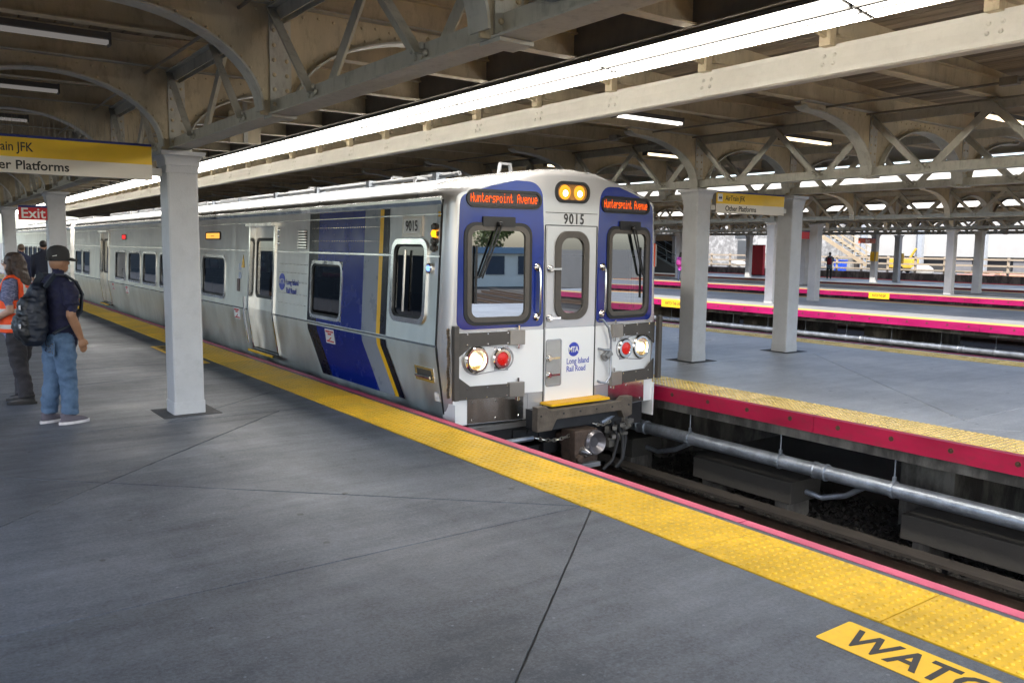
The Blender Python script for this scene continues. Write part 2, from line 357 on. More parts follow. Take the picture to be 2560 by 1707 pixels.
def slabs(parent, x0, x1, ys, diag, mat):
    for i in range(len(ys) - 1):
        polys = [[(x0, ys[i]), (x1, ys[i]), (x1, ys[i + 1]), (x0, ys[i + 1])]]
        for (p, q) in diag(i, ys[i], ys[i + 1]):
            a, b, c = line_pts(p, q); nw = []
            for P in polys:
                for k in (1, -1):
                    r = clip(P, a, b, c, k)
                    if r and area(r) > 0.02: nw.append(r)
            polys = nw
        for P in polys:
            S = shrink(P, 0.006)
            if not S: continue
            T = shrink(P, 0.010) or S
            cx = sum(p[0] for p in S) / len(S); cy = sum(p[1] for p in S) / len(S)
            if min(p[1] for p in P) < 10 and len(T) == len(S):       # broken, slightly wandering arrises close to the camera
                def wander(Q, am):
                    out = []
                    for a, b in zip(Q, Q[1:] + Q[:1]):
                        L_ = math.hypot(b[0] - a[0], b[1] - a[1]); q = max(1, int(L_ / .07)); nx, ny = -(b[1] - a[1]) / max(L_, 1e-6), (b[0] - a[0]) / max(L_, 1e-6)
                        for i_ in range(q):
                            j_ = random.gauss(0, am) if i_ else 0; out.append((a[0] + (b[0] - a[0]) * i_ / q + nx * j_, a[1] + (b[1] - a[1]) * i_ / q + ny * j_))
                    return out
                st_ = random.getstate(); S = wander(S, .0012); random.setstate(st_); T = wander(T, .0022)
                if len(T) != len(S): T = S
            m = MB(); n = len(S)
            if len(T) == n:
                m.add([(x - cx, y - cy, -0.03) for x, y in S] + [(x - cx, y - cy, -0.004) for x, y in S] + [(x - cx, y - cy, 0) for x, y in T],
                      [tuple(range(2 * n, 3 * n))] + [(k, (k + 1) % n, n + (k + 1) % n, n + k) for k in range(n)] + [(n + k, n + (k + 1) % n, 2 * n + (k + 1) % n, 2 * n + k) for k in range(n)])
            else: m.prism([(x - cx, y - cy) for x, y in S], lambda u, v, d: (u, v, d), -0.03, 0)
            m.build('concrete_slab', mat, parent, (cx, cy, 0))

def dome_panel(w, l, nx, ny, mat, name):
    m = MB(); m.bb(-w / 2, w / 2, -l / 2, l / 2, -0.03, 0.004)
    r0, r1, h = 0.0165, 0.0095, 0.0075
    for i in range(nx):
        for j in range(ny):
            x = -w / 2 + w * (i + .5) / nx; y = -l / 2 + l * (j + .5) / ny
            vs = [(x + r * math.cos(k * pi / 4), y + r * math.sin(k * pi / 4), z) for r, z in ((r0, .0035), (r0 * .86, .0035 + h * .7), (r1, .0035 + h)) for k in range(8)]
            fs = [(k, (k + 1) % 8, 8 + (k + 1) % 8, 8 + k) for k in range(8)] + [(8 + k, 8 + (k + 1) % 8, 16 + (k + 1) % 8, 16 + k) for k in range(8)] + [tuple(range(16, 24))]
            m.add(vs, fs)
    return m.mesh(name, mat, smooth=True, recalc=False, angle=1.0)
PANEL = dome_panel(0.588, 1.212, 10, 20, YEL, 'tactile_panel')
PANELB = PANEL.copy(); PANELB.materials.clear(); PANELB.materials.append(YELB)
def board_mesh(L, h, th, mat, mtop, side):      # crimson rub board with countersunk bolts; side: -1 faces -X, +1 faces +X
    m = MB(); m.bb(-th / 2, th / 2, -L / 2 + .004, L / 2 - .004, -h, 0.0)
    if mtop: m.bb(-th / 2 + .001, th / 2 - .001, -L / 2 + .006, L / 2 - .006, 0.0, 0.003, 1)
    nb = max(3, int(L / .52))
    for k in range(nb):
        y = -L / 2 + L * (k + .5) / nb
        R = Matrix.Rotation(side * pi / 2, 3, 'Y')
        m.lathe([(0.028, 0), (0.028, 0.004), (0.02, 0.0045), (0.016, -0.006)], 8, (side * th / 2, y, -h * .42), R, 2)
        m.lathe([(0.013, -0.006), (0.013, 0.010), (0.008, 0.012)], 6, (side * th / 2, y, -h * .42), R, 2)
    return m
RUSTB = M('bolt_rust', (0.12, 0.07, 0.045), 0.7, 0.4, 0.3, 12)

# ---- near platform
pa = MB(); pa.bb(-2.2, 4.505, Y0S, Y1S, -0.34, -0.012)
PA = TAG(pa.build('platform', JOINT), 'dark grey concrete near platform with a yellow tactile edge', kind='structure')
ys = [4.45 + 4.55 * k for k in range(-3, 14)]
def diagA(i, y0, y1):
    s = i % 2
    if abs(y0 - 4.45) < .1: return [((3.865, 4.45), (0.59, 7.5)), ((0.41, 6.25), (1.26, 7.06))]
    if abs(y1 - 4.45) < .1: return [((3.865, 4.36), (2.01, 2.73))]
    if abs(y0 - 9.0) < .1: return [((2.1, 9.0), (3.865, 10.4)), ((-.5, 11.4), (3.865, 12.6))]
    if y0 > 9: return [((-.5, y0 + 1.6), (3.865, y0 + 3.2))] if s else [((3.865, y0 + .9), (-.5, y0 + 3.6))]
    return []
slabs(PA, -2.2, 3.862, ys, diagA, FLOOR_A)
kerb = MB(); kerb.bb(4.462, 4.505, Y0S, Y1S, -0.03, 0.0); kerb.build('edge_kerb', FLOOR_A, PA)
y = -8.2; k = 0
while y < 62:
    OBJ('tactile_panel', PANEL, PA, (4.161, y, 0)); y += 1.22; k += 1
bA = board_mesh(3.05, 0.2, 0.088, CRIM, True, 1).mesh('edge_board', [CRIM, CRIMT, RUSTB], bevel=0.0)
y = -7.65 + 0.55
while y < 62:
    OBJ('edge_board', bA, PA, (4.553, y, 0.0)); y += 3.05
ea = MB(); ea.bb(4.20, 4.505, Y0S, Y1S, -0.34, -1.44)
ea = MB(); ea.bb(3.4, 3.8, Y0S, Y1S, -1.44, -0.345); ea.build('support_wall', CONC, PA)
# painted edge warning further along the near platform and the big WATCH THE GAP decal close by
def decal(name, label, x, y, L, txt=True):
    e = EMPTY(name, (x, y, 0.0))
    m = MB()
    P = rrect(-L / 2, L / 2, -0.145, 0.145, 0.012, 2)
    m.prism([(-v, u) for u, v in P], lambda u, v, d: (u, v, d), 0.001, 0.004); m.build('decal_sheet', M('decal_yellow', (0.80, 0.47, 0.015), 0.55, 0, 0.1, 5, dirt=0.12), e)
    if txt:
        t = text_mesh('WATCH THE GAP', 0.27, M('decal_black', (0.018, 0.018, 0.022), 0.6, 0, 0.2, 30), 'LEFT', 0.0008, 0.005, 1.0, 0.80)
        o = OBJ('lettering', t, e, (-.01, L / 2 - .09, 0.0052), (0, 0, -pi / 2)); o['kind'] = 'stuff'
    TAG(e, label, 'floor decal'); return e
decal('floor_decal', 'yellow floor decal with black lettering beside the near tactile strip at lower right', 3.60, 2.26 - 1.15, 2.3)
decal('floor_decal', 'yellow floor decal mostly hidden behind the nearest left column', 3.62, 14.55, 2.66)

# ---- opposite platform
pb = MB(); pb.bb(8.215, 15.40, Y0S, Y1S, -0.30, -0.012)
PB = TAG(pb.build('platform', CONC), 'pale grey concrete opposite platform right of the train', kind='structure')
def diagB(i, y0, y1):
    if abs(y0 - 4.45) < .1: return [((9.4, 4.45), (13.2, 9.0))]
    if y0 > 8: return [((8.8, y0), (12.5, y1))]
    return [((8.8, y1), (13.0, y0))]
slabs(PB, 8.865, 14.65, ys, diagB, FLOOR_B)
kb = MB(); kb.bb(8.215, 8.268, Y0S, Y1S, -0.03, 0.0); kb.build('edge_kerb', FLOOR_B, PB)
y = -8.2
while y < 40:
    OBJ('tactile_panel', PANELB, PB, (8.566, y + .4, 0)); y += 1.22
y = -8.2
while y < 40:
    OBJ('tactile_panel', PANELB, PB, (14.955, y + .4, 0)); y += 1.22
kb = MB(); kb.bb(15.255, 15.40, Y0S, Y1S, -0.03, 0.0); kb.build('edge_kerb', FLOOR_B, PB)
bB = board_mesh(3.05, 0.185, 0.088, CRIM, False, -1).mesh('edge_board', [CRIM, CRIMT, RUSTB])
y = 5.48 - 3.05 * 4.5
while y < 45:
    OBJ('edge_board', bB, PB, (8.168, y, 0.012)); y += 3.05
bBf = board_mesh(3.05, 0.185, 0.088, CRIM, False, 1).mesh('edge_board', [CRIM, CRIMT, RUSTB])
y = -8
while y < 45:
    OBJ('edge_board', bBf, PB, (15.45, y, 0.012)); y += 3.05
pr = MB().bb(9.55, 14.2, -.32, .32, -1.45, -0.305).mesh('pier', CONC, bevel=0.01)
for k in range(-2, 12): OBJ('pier', pr, PB, (0, 4.9 + 4.55 * k, 0))

# ---- far platforms
def far_platform(xc, hw, floor, board, label, yel, y1=95, face2=None):
    m = MB(); m.bb(xc - hw + .06, xc + hw - .06, -14, y1, -0.30, -0.004)
    P = TAG(m.build('platform', CONC), label, kind='structure')
    t = MB(); t.bb(xc - hw + .75, xc + hw - .75, -14, y1, -0.02, 0.0); t.build('deck_surface', floor, P)
    for s in (-1, 1):
        k = MB(); x = xc + s * (hw - .44); k.bb(x - .29, x + .29, -14, y1, -.01, .004)
        k.build('tactile_strip', yel, P)
    L = 6.1; bm_ = board_mesh(L, 0.20, 0.09, board, False, -1).mesh('edge_board', [board, board, RUSTB]); y = -11
    while y < y1 - 3:
        OBJ('edge_board', bm_, P, (xc - hw - .0, y, 0.012)); y += L
    y = -11; bm2 = board_mesh(L, 0.2, 0.09, CRIM, False, 1).mesh('edge_board', [CRIM, CRIM, RUSTB])
    while y < y1 - 3:
        OBJ('edge_board', bm2, P, (xc + hw, y, 0.012)); y += L
    pp = MB().bb(xc - hw + 1.2, xc + hw - 1.2, -.3, .3, -1.45, -0.305).mesh('pier', CONC)
    for k in range(-2, 14): OBJ('pier', pp, P, (0, 4.9 + 4.55 * k, 0))
    return P
XA, XB, XC, XD, XE = 1.19, 11.81, 25.9, 38.25, 47.5
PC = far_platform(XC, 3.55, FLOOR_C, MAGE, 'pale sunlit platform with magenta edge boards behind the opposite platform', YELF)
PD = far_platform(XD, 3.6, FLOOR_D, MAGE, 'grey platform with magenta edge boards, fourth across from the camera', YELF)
PE = far_platform(XE, 3.6, FLOOR_C, M('edge_board_dark_red', (0.20, 0.02, 0.02), 0.6), 'farthest platform with dark red edge boards before the construction site', YELF)
# yellow caution plates on the far edge boards
for (x, y, z, w, lab) in ((22.29, 21.0, -.11, 1.1, 'yellow caution plate on magenta edge boards just right of the train front'), (34.58, 20.4, -.10, 0.95, 'yellow caution plate on the magenta edge boards behind the far right columns')):
    e = EMPTY('caution_plate', (x, y, z)); MB().bb(-.012, .012, -w / 2, w / 2, -.13, .13).build('plate', M('caution_yellow', (0.8, 0.5, 0.02), 0.5), e)
    o = OBJ('lettering', text_mesh('WATCH THE GAP', 0.17, MATS['decal_black'], 'CENTER', 0.001, 0.003, 1.0, w / 2.0), e, (-.015, 0, 0), (pi / 2, 0, -pi / 2)); TAG(e, lab, 'sign')

# ---- rails
RAIL = M('rail_steel', (0.13, 0.09, 0.065), 0.5, 0.6, 0.3, 8); TIE = M('tie_wood', (0.045, 0.035, 0.028), 0.9, 0, 0.4, 7)
def track(xc, lab, y0=-40, y1=90, ties=True, side=1):
    e = EMPTY('track', (xc, 0, 0))
    prof = [(-.07, -1.40), (.07, -1.40), (.07, -1.385), (.012, -1.37), (.012, -1.275), (.036, -1.262), (.036, -1.23), (-.036, -1.23), (-.036, -1.262), (-.012, -1.275), (-.012, -1.37), (-.07, -1.385)]
    for s in (-.7175, .7175): MB().prism([(s + u, v) for u, v in prof], lambda u, v, d: (u, d, v), y0, y1).build('rail', RAIL, e)
    # third rail with its cover board
    x = side * 1.37
    MB().bb(x - .04, x + .04, y0, y1, -1.30, -1.17).build('third_rail', RAIL, e)
    MB().bb(x - .10, x + .12, y0, y1, -1.075, -1.045).build('cover_board', M('cover_board_wood', (0.05, 0.042, 0.034), 0.85, 0, 0.4, 5, stretch=(4, .4, 1)), e)
    if ties:
        tm = MB().bb(-1.3, 1.3, -.11, .11, -1.47, -1.385).mesh('tie', TIE)
        for k in range(52): OBJ('tie', tm, e, (0, -2 + .62 * k, 0))
        br = MB().bar((x + .1, 0, -1.40), (x + .1, 0, -1.05), .03, .06).mesh('cover_bracket', DARK)
        for k in range(14): OBJ('cover_bracket', br, e, (0, -1 + 2.4 * k, 0))
    TAG(e, lab, kind='structure'); return e
track(6.385, 'track under the silver train with wooden third rail cover board')
track(17.35, 'first track of the pair beyond the opposite platform', ties=False)
track(20.45, 'second track of the pair beyond the opposite platform', ties=False)
track(32.2, 'single track between the two magenta edged platforms', ties=False)

# ---- pipe and concrete troughs below the opposite platform edge
def hung_pipe(x, z, y0, y1, label, hang):
    e = EMPTY('drain_pipe', (x, 0, z))
    MB().tube([(0, y0, 0), (0, y1, 0)], 0.082, 16).build('pipe', GALV, e, smooth=True)
    cm = MB().lathe([(0.083, -.09), (0.098, -.085), (0.098, -.06), (.09, -.05), (.09, .05), (0.098, .06), (0.098, .085), (0.083, .09)], 16, (0, 0, 0), Matrix.Rotation(pi / 2, 3, 'X')).mesh('coupling', GALV, smooth=True)
    hm = MB(); hm.lathe([(0.086, -.02), (0.094, -.018), (0.094, .018), (.086, .02)], 14, (0, 0, 0), Matrix.Rotation(pi / 2, 3, 'X')); hm.box((0, 0, .11), (.03, .03, .06)); hm.tube([(0, 0, .1), (0, 0, hang)], .008, 6)
    hm = hm.mesh('hanger', GALV)
    y = y0 + .5; k = 0
    while y < y1:
        OBJ('hanger', hm, e, (0, y, 0)); 
        if k % 2 == 0: OBJ('coupling', cm, e, (0, y - .55, 0))
        y += 1.42; k += 1
    TAG(e, label, 'pipe')
hung_pipe(8.30, -0.64, -3, 30, 'thick galvanised pipe hanging under the opposite platform edge by rods', .36)
hung_pipe(22.75, -0.72, -6, 40, 'galvanised pipe hanging below the magenta boards of the pale sunlit platform', .42)
for (y, L, lab) in ((6.75, 1.55, 'concrete trough block under the pipe near the train front'), (3.85, 1.5, 'concrete trough block under the pipe at the right picture edge'), (9.5, 1.6, 'concrete trough block under the platform just behind the train coupler')):
    e = EMPTY('trough_block', (8.78, y, -1.2))
    MB().bb(-.3, .3, -L / 2, L / 2, 0, .27).build('block', CONC2, e, bevel=.012)
    MB().bb(-.22, .22, -L / 2 + .1, -L / 2 + .28, -.24, 0).build('foot', CONC, e); MB().bb(-.22, .22, L / 2 - .28, L / 2 - .1, -.24, 0).build('foot', CONC, e)
    MB().tube([(0, -L / 2, .12), (0, -L / 2 - .22, .10), (.12, -L / 2 - .45, .16), (.5, -L / 2 - .6, .3)], .035, 8).build('conduit', GALV, e, smooth=True)
    TAG(e, lab, 'concrete block')
# ================================================================== columns
COLY = [0.4 + 9.1 * k for k in range(0, 6)]
def column_proto():
    sh = MB(); sh.prism(rrect(-.16, .16, -.16, .16, .022, 2), lambda u, v, d: (u, v, d), 0.14, 2.60); sh = sh.mesh('shaft', COLM)
    ba = MB()
    for (h, z0, z1) in ((.168, 0.0, .135), (.164, .135, .142)): ba.prism(rrect(-h, h, -h, h, .022, 2), lambda u, v, d: (u, v, d), z0, z1)
    ba = ba.mesh('base', COLM)
    ca = MB()
    for (h, z0, z1) in ((.172, 2.585, 2.60), (.166, 2.60, 2.66), (.178, 2.66, 2.69)): ca.prism(rrect(-h, h, -h, h, .012, 2), lambda u, v, d: (u, v, d), z0, z1)
    n = 6                                       # cavetto moulding
    P = [(.178 + .042 * (1 - math.cos(k / n * pi / 2)), 2.69 + .075 * math.sin(k / n * pi / 2)) for k in range(n + 1)]
    for (a, z0), (b, z1) in zip(P, P[1:]):
        A = rrect(-a, a, -a, a, .012, 2); B = rrect(-b, b, -b, b, .012, 2); k = len(A)
        ca.add([(u, v, z0) for u, v in A] + [(u, v, z1) for u, v in B], [(i, (i + 1) % k, k + (i + 1) % k, k + i) for i in range(k)])
    ca.prism(rrect(-.225, .225, -.225, .225, .008, 2), lambda u, v, d: (u, v, d), 2.765, 2.805)
    ca = ca.mesh('capital', COLM)
    pad = MB(); pad.prism([(-.30, -.29), (.31, -.285), (.30, .31), (-.305, .30)], lambda u, v, d: (u, v, d), -.01, .005); pad = pad.mesh('floor_collar', M('collar_mortar', (0.06, 0.063, 0.069), 0.95, 0, 0.4, 12, 0.8, 60))
    return sh, ba, ca, pad
CM = column_proto()
def column(x, y, lab, pad=True):
    e = EMPTY('platform_column', (x, y, 0))
    OBJ('shaft', CM[0], e); OBJ('base', CM[1], e); OBJ('capital', CM[2], e)
    if pad: OBJ('floor_collar', CM[3], e)
    return TAG(e, lab, 'column', 'grey steel columns carrying the platform canopies')
ORD = ['first', 'second', 'third', 'fourth', 'fifth', 'sixth']
for (xc, nm, rows, yl) in ((XA, 'near platform', (-1, 1), (1, 2, 3, 4)), (XB, 'opposite platform', (-1, 1), (1,)), (XC, 'pale sunlit platform', (-1, 1), (1, 2)), (XD, 'grey far platform', (-1, 1), (2, 3, 4)), (XE, 'farthest platform', (-1, 1), (2, 3, 4, 5))):
    for s in rows:
        for j, k in enumerate(yl):
            if nm == 'pale sunlit platform' and k == 1 and s == -1: continue
            if nm == 'near platform' and s == -1 and k > 1: continue
            row = 'left' if s < 0 else 'right'
            lab = f'grey square column on the {nm}, {ORD[j]} of its {row} row from the camera'
            if nm == 'near platform' and s == 1 and k == 1: lab = 'tall pale grey column in the left foreground with dark floor collar'
            if nm == 'opposite platform': lab = 'grey column left of the small yellow hanging sign on the opposite platform' if s < 0 else 'grey column right of the small yellow hanging sign on the opposite platform'
            column(xc + s * 1.24, COLY[k], lab, pad=(nm in ('near platform', 'opposite platform')))

column(XA + 1.24, .4, 'grey column beside the camera, mirrored in the train windshield')
# ================================================================== canopies
GIRD = 1.24
def frame_meshes():
    inner = [(1.08 * math.cos(a), 2.86 + .66 * math.sin(a)) for a in [k * pi / 2 / 14 for k in range(15)]]      # from foot to crown
    outer = [(2.70 - 1.36 * math.cos(a), 2.90 + .66 * math.sin(a)) for a in [k * pi / 2 / 14 for k in range(15)]]
    outer = [(1.335, 2.84)] + outer + [(2.78, 3.575), (2.83, 3.61)]
    def half(s):
        P = [(0, 3.655)] + [(2.83, 3.655)] + outer[::-1] + [(1.335, 2.835), (1.10, 2.835)] + inner
        return [(s * u, v) for u, v in P]
    web = MB()
    for s in (-1, 1):
        # strips between curve and top keep the plate clean to triangulate
        T = [(s * u, v) for u, v in inner]
        for a, b in zip(T, T[1:]):
            web.prism([a, (a[0], 3.655), (b[0], 3.655), b], lambda u, v, d: (u, d, v), -.008, .008)
        T = [(s * u, v) for u, v in outer]
        for a, b in zip(T, T[1:]):
            web.prism([a, (a[0], 3.655), (b[0], 3.655), b], lambda u, v, d: (u, d, v), -.008, .008)
        web.bb(min(s * 1.08, s * 1.335), max(s * 1.08, s * 1.335), -.008, .008, 2.835, 3.655)
    fl = MB()
    def strip(path, w, th):
        for a, b in zip(path, path[1:]): fl.bar((a[0], 0, a[1]), (b[0], 0, b[1]), w, th, up=(0, 0, 1) if abs(b[0] - a[0]) > 1e-3 else (1, 0, 0))
    for s in (-1, 1):
        for T in ([(s * u, v) for u, v in inner], [(s * u, v) for u, v in outer]):
            n = len(T); vs = []; fs = []
            for i, (x, z) in enumerate(T):
                a = T[max(i - 1, 0)]; b = T[min(i + 1, n - 1)]; dx, dz = b[0] - a[0], b[1] - a[1]; L = math.hypot(dx, dz); nx, nz = -dz / L * .008, dx / L * .008
                for (sy, sg) in ((-.085, 1), (.085, 1), (.085, -1), (-.085, -1)): vs.append((x + nx * sg, sy, z + nz * sg))
            for i in range(n - 1):
                for k in range(4): fs.append((i * 4 + k, i * 4 + (k + 1) % 4, i * 4 + 4 + (k + 1) % 4, i * 4 + 4 + k))
            fs += [(0, 1, 2, 3), tuple((n - 1) * 4 + k for k in range(4))]
            fl.add(vs, fs)
        # angle doubling the curve on the plate
        for T, o in ((inner, 1), (outer, 1)):
            for (a, b) in zip(T, T[1:]):
                for sy in (-1, 1):
                    m = ((a[0] + b[0]) / 2 * s, (a[1] + b[1]) / 2 + .035)
    fl.bb(-2.83, 2.83, -.085, .085, 3.657, 3.668)
    for s in (-1, 1):
        fl.bb(s * GIRD - .085, s * GIRD + .085, -.022, .022, 2.86, 3.64)          # connection plates at the girder
        fl.bb(s * GIRD - .10, s * GIRD + .10, -.085, .085, 2.815, 2.835)
    rv = MB(); R = [Matrix.Rotation(pi / 2, 3, 'X'), Matrix.Rotation(-pi / 2, 3, 'X')]
    def rivet(x, z, r=.017, off=.008):
        for q in R: rv.lathe([(r, off), (r * .8, off + r * .5), (r * .35, off + r * .75)], 7, (x, 0, z), q)
    for s in (-1, 1):
        for T in (inner, outer):
            for i in range(1, len(T) - 1):
                a, b = T[i - 1], T[i + 1]; L = math.hypot(b[0] - a[0], b[1] - a[1]); nx, nz = -(b[1] - a[1]) / L, (b[0] - a[0]) / L
                if nz < 0: nx, nz = -nx, -nz
                rivet(s * (T[i][0] + nx * .045), T[i][1] + nz * .045, .014)
        for k in range(22): rivet(s * (.06 + k * .125), 3.615 - (.012 if k % 2 else 0), .014)
        for k in range(7):
            for d in (-.05, .05): rivet(s * GIRD + d, 2.92 + k * .11, .018, .021)
    return web.mesh('arch_frame', PAINT), fl.mesh('flange', PAINT2), rv.mesh('rivet_rows', PAINT, smooth=True)
FW, FF, FR = frame_meshes()
def zroof(u): return 3.955 + .05 * max(0, abs(u) - 1.0)
def rafter_mesh(hl, hr):
    m = MB()
    m.bb(-hl, hr, -.065, .065, 3.669, 3.683); m.bb(-hl, hr, -.006, .006, 3.683, 3.885); m.bb(-hl, hr, -.065, .065, 3.885, 3.90)
    m.bb(-hl, hr, -.009, .009, 3.78, 3.79)
    for a, b in ((-hl, -1.0), (-1.0, 1.0), (1.0, hr)):
        m.prism([(a, 3.90), (b, 3.90), (b, zroof(b)), (a, zroof(a))], lambda u, v, d: (u, d, v), -.04, .04)
    return m.mesh('rafter', PAINT)
def chord(y0, y1, z0, z1, web=.02, fl=.2, up=False):
    m = MB(); m.bb(-web / 2 - .03, -web / 2 - .018, y0, y1, z0, z1); m.bb(web / 2 + .018, web / 2 + .03, y0, y1, z0, z1)
    if up: m.bb(-fl / 2, fl / 2, y0, y1, z1, z1 + .012)
    else: m.bb(-fl / 2, fl / 2, y0, y1, z0 - .012, z0)
    return m
def diag_mesh(sgn):        # from a bottom node at y=0 to a top node .7575 away; angle iron
    a = Vector((0, 0, 2.87)); b = Vector((0, sgn * .7575, 3.60)); d = (b - a).normalized(); nrm = Vector((1, 0, 0)).cross(d)
    m = MB(); o = Vector((-.045 if sgn > 0 else .045, 0, 0)) 
    m.bar(a + o, b + o, .010, .095, up=nrm)
    m.bar(a + o + nrm * .042 * sgn - Vector((.03 if sgn > 0 else -.03, 0, 0)), b + o + nrm * .042 * sgn - Vector((.03 if sgn > 0 else -.03, 0, 0)), .06, .010, up=nrm)
    return m.mesh('diagonal', PAINT2)
DG = {1: diag_mesh(1), -1: diag_mesh(-1)}
def node_rivets():
    m = MB()
    for sx, q in ((-1, Matrix.Rotation(-pi / 2, 3, 'Y')), (1, Matrix.Rotation(pi / 2, 3, 'Y'))):
        for (y, z) in ((.055, 2.895), (.10, 2.94), (-.02, 2.945), (-.06, 2.90)):
            m.lathe([(.022, 0), (.018, .011), (.008, .016)], 8, (sx * .05, y, z), q)
    return m.mesh('node_rivets', PAINT2, smooth=True)
NR = node_rivets()
def canopy(xc, hl, hr, y0, y1, label, fine, rafter=True, raf_extra=0.0):
    e = EMPTY('platform_canopy', (xc, 0, 0)); TAG(e, label, 'canopy')
    ks = [k for k in range(-6, 40) if y0 < 9.5 + 3.0333 * k < y1]
    for k in ks:
        y = 9.5 + 3.0333 * k
        f = OBJ('arch_frame', FW, e, (0, y, 0)); OBJ('flange', FF, f)
        if fine and y < 26: OBJ('rivet_rows', FR, f)['kind'] = 'stuff'
    rm = rafter_mesh(hl, hr)
    for k in range(-12, 80):
        y = 9.5 + 1.51667 * k
        if y0 < y < y1: OBJ('rafter', rm, e, (0, y, 0))
    for s in (-1, 1):
        x = s * GIRD
        chord(y0, y1, 2.85, 2.96).build('bottom_chord', PAINT2, e, (x, 0, 0))
        chord(y0, y1, 3.53, 3.63, up=True).build('top_chord', PAINT2, e, (x, 0, 0))
        for k in range(-12, 80):
            y = 9.5 - .75833 + 1.51667 * k
            if y0 + .8 < y < y1 - .8:
                OBJ('diagonal', DG[1], e, (x, y, 0)); OBJ('diagonal', DG[-1], e, (x, y, 0))
                if fine and y < 20: OBJ('node_rivets', NR, e, (x, y, 0))['kind'] = 'stuff'
    # roof boards and the weather skin above them
    W = .152; n = int((hl + hr) / W)
    if fine:
        bmesh_ = MB().bb(-W / 2 + .007, W / 2 - .007, y0 - .3, y1, 0, .022).mesh('roof_board', WOOD)
        for i in range(n):
            u = -hl + W * (i + .5); s = 0 if abs(u) < 1 else math.atan(.05) * (1 if u > 0 else -1)
            OBJ('roof_board', bmesh_, e, (u, 0, zroof(u)), (0, -s, 0))
    sk = MB()
    for a, b in ((-hl - .05, -1.0), (-1.0, 1.0), (1.0, hr + .05)):
        z = .026 if fine else 0
        sk.prism([(a, zroof(a) + z), (b, zroof(b) + z), (b, zroof(b) + z + .05), (a, zroof(a) + z + .05)], lambda u, v, d: (u, d, v), y0 - .4, y1 + .2)
    sk.build('roof_skin', M('roof_skin_dark', (0.02, 0.018, 0.016), 0.9), e)
    return e
CA = canopy(XA, 4.6, 4.18, -1.6, 66, 'riveted steel canopy with arched frames over the near platform', True)
CB = canopy(XB, 4.46, 4.25, -1.2, 66, 'riveted steel canopy over the opposite platform behind the train', True)
CC = canopy(XC, 4.2, 4.2, -4.2, 66, 'riveted steel canopy over the pale sunlit platform', False)
CD = canopy(XD, 4.2, 4.0, -4.2, 66, 'riveted steel canopy over the grey far platform', False)
CE = canopy(XE, 4.0, 2.9, -4.2, 66, 'riveted steel canopy over the farthest platform', False)
# edge beams
def edge_beam(par, x, mat, z0, z1, face, y0=-1.5, y1=66, bolts=False):
    m = MB(); m.bb(x - .008, x + .008, y0, y1, z0, z1); m.bb(x, x + .12 * -face, y0, y1, z1 - .014, z1); m.bb(x + .035 * face, x + .12 * -face, y0, y1, z0 - .012, z0 + .004)
    o = m.build('edge_beam', mat, par)
    return o
eb = edge_beam(CA, 5.39 - XA, PAINTD, 3.675, 4.14, -1)
# cream edge girder of the opposite canopy: bellied web, riveted at each rafter
m = MB(); P = [(-.03, 3.505), (-.055, 3.52), (-.05, 3.56), (-.02, 3.66), (0.0, 3.76), (0.0, 3.80), (.03, 3.80), (.03, 3.76), (.01, 3.66), (-.01, 3.56), (-.01, 3.52), (.10, 3.52), (.10, 3.505)]
m.prism([(7.30 - XB + u, v) for u, v in P], lambda u, v, d: (u, d, v), -1.2, 66); ebB = m.build('edge_girder', CREAM, CB)
rv = MB()
for dy in (-.055, .055):
    for z, x in ((3.70, -.01), (3.62, -.035)): rv.lathe([(.02, 0), (.017, .011), (.008, .016)], 9, (7.30 - XB + x, dy, z), Matrix.Rotation(-pi / 2, 3, 'Y'))
rv = rv.mesh('girder_bolts', CREAM, smooth=True)
# short curved brackets carrying the roof over the track
bk = MB(); wav = []
for i in range(15):
    t = i / 14; x = 7.28 - t * 1.15; z = 3.80 + .24 * math.sin(t * pi / 2) ** .8 + .012 * math.sin(t * 22); wav.append((x - XB, z))
for a, b in zip(wav, wav[1:]): bk.prism([a, (a[0], 4.14), (b[0], 4.14), b], lambda u, v, d: (u, d, v), -.02, .02)
bk.bb(6.13 - XB, 5.40 - XB, -.03, .03, 4.04, 4.14); bk.bb(7.20 - XB, 7.29 - XB, -.06, .06, 3.78, 4.0)
bk = bk.mesh('track_roof_bracket', PAINT)
for k in range(-6, 37):
    y = 9.5 + 1.51667 * k
    if y > -1: OBJ('girder_bolts', rv, ebB, (0, y, 0))
    if y > 2.2: OBJ('track_roof_bracket', bk, CB, (0, y, 0))
bd = MB().bb(-.068, .068, 2.25, 66, 0, .022).mesh('roof_board', WOOD)
bs = MB().bb(-.076, .076, -4, 2.24, 0, .022).mesh('roof_board', WOOD)
for i in range(13):
    OBJ('roof_board', bs, CB, (5.40 + .152 * (i + .5) - XB, 0, 4.145))
for i in range(13): OBJ('roof_board', bd, CB, (5.40 + .152 * (i + .5) - XB, 0, 4.145))
MB().bb(5.3 - XB, 7.6 - XB, 2.2, 66.2, 4.172, 4.22).build('roof_skin', MATS['roof_skin_dark'], CB)
MB().bb(7.36 - XB, 7.42 - XB, 2.2, 66, 3.98, 4.172).build('closing_board', WOOD, CB)
for (par, x, f, mt) in ((CA, -4.64, 1, PAINT2), (CB, 4.30, -1, CREAM), (CC, -4.26, 1, CREAM), (CC, 4.26, -1, CREAM), (CD, -4.26, 1, CREAM), (CD, 4.05, -1, CREAM), (CE, -4.05, 1, CREAM), (CE, 2.95, -1, CREAM)):
    edge_beam(par, x, mt, 3.62, 3.98, -f)
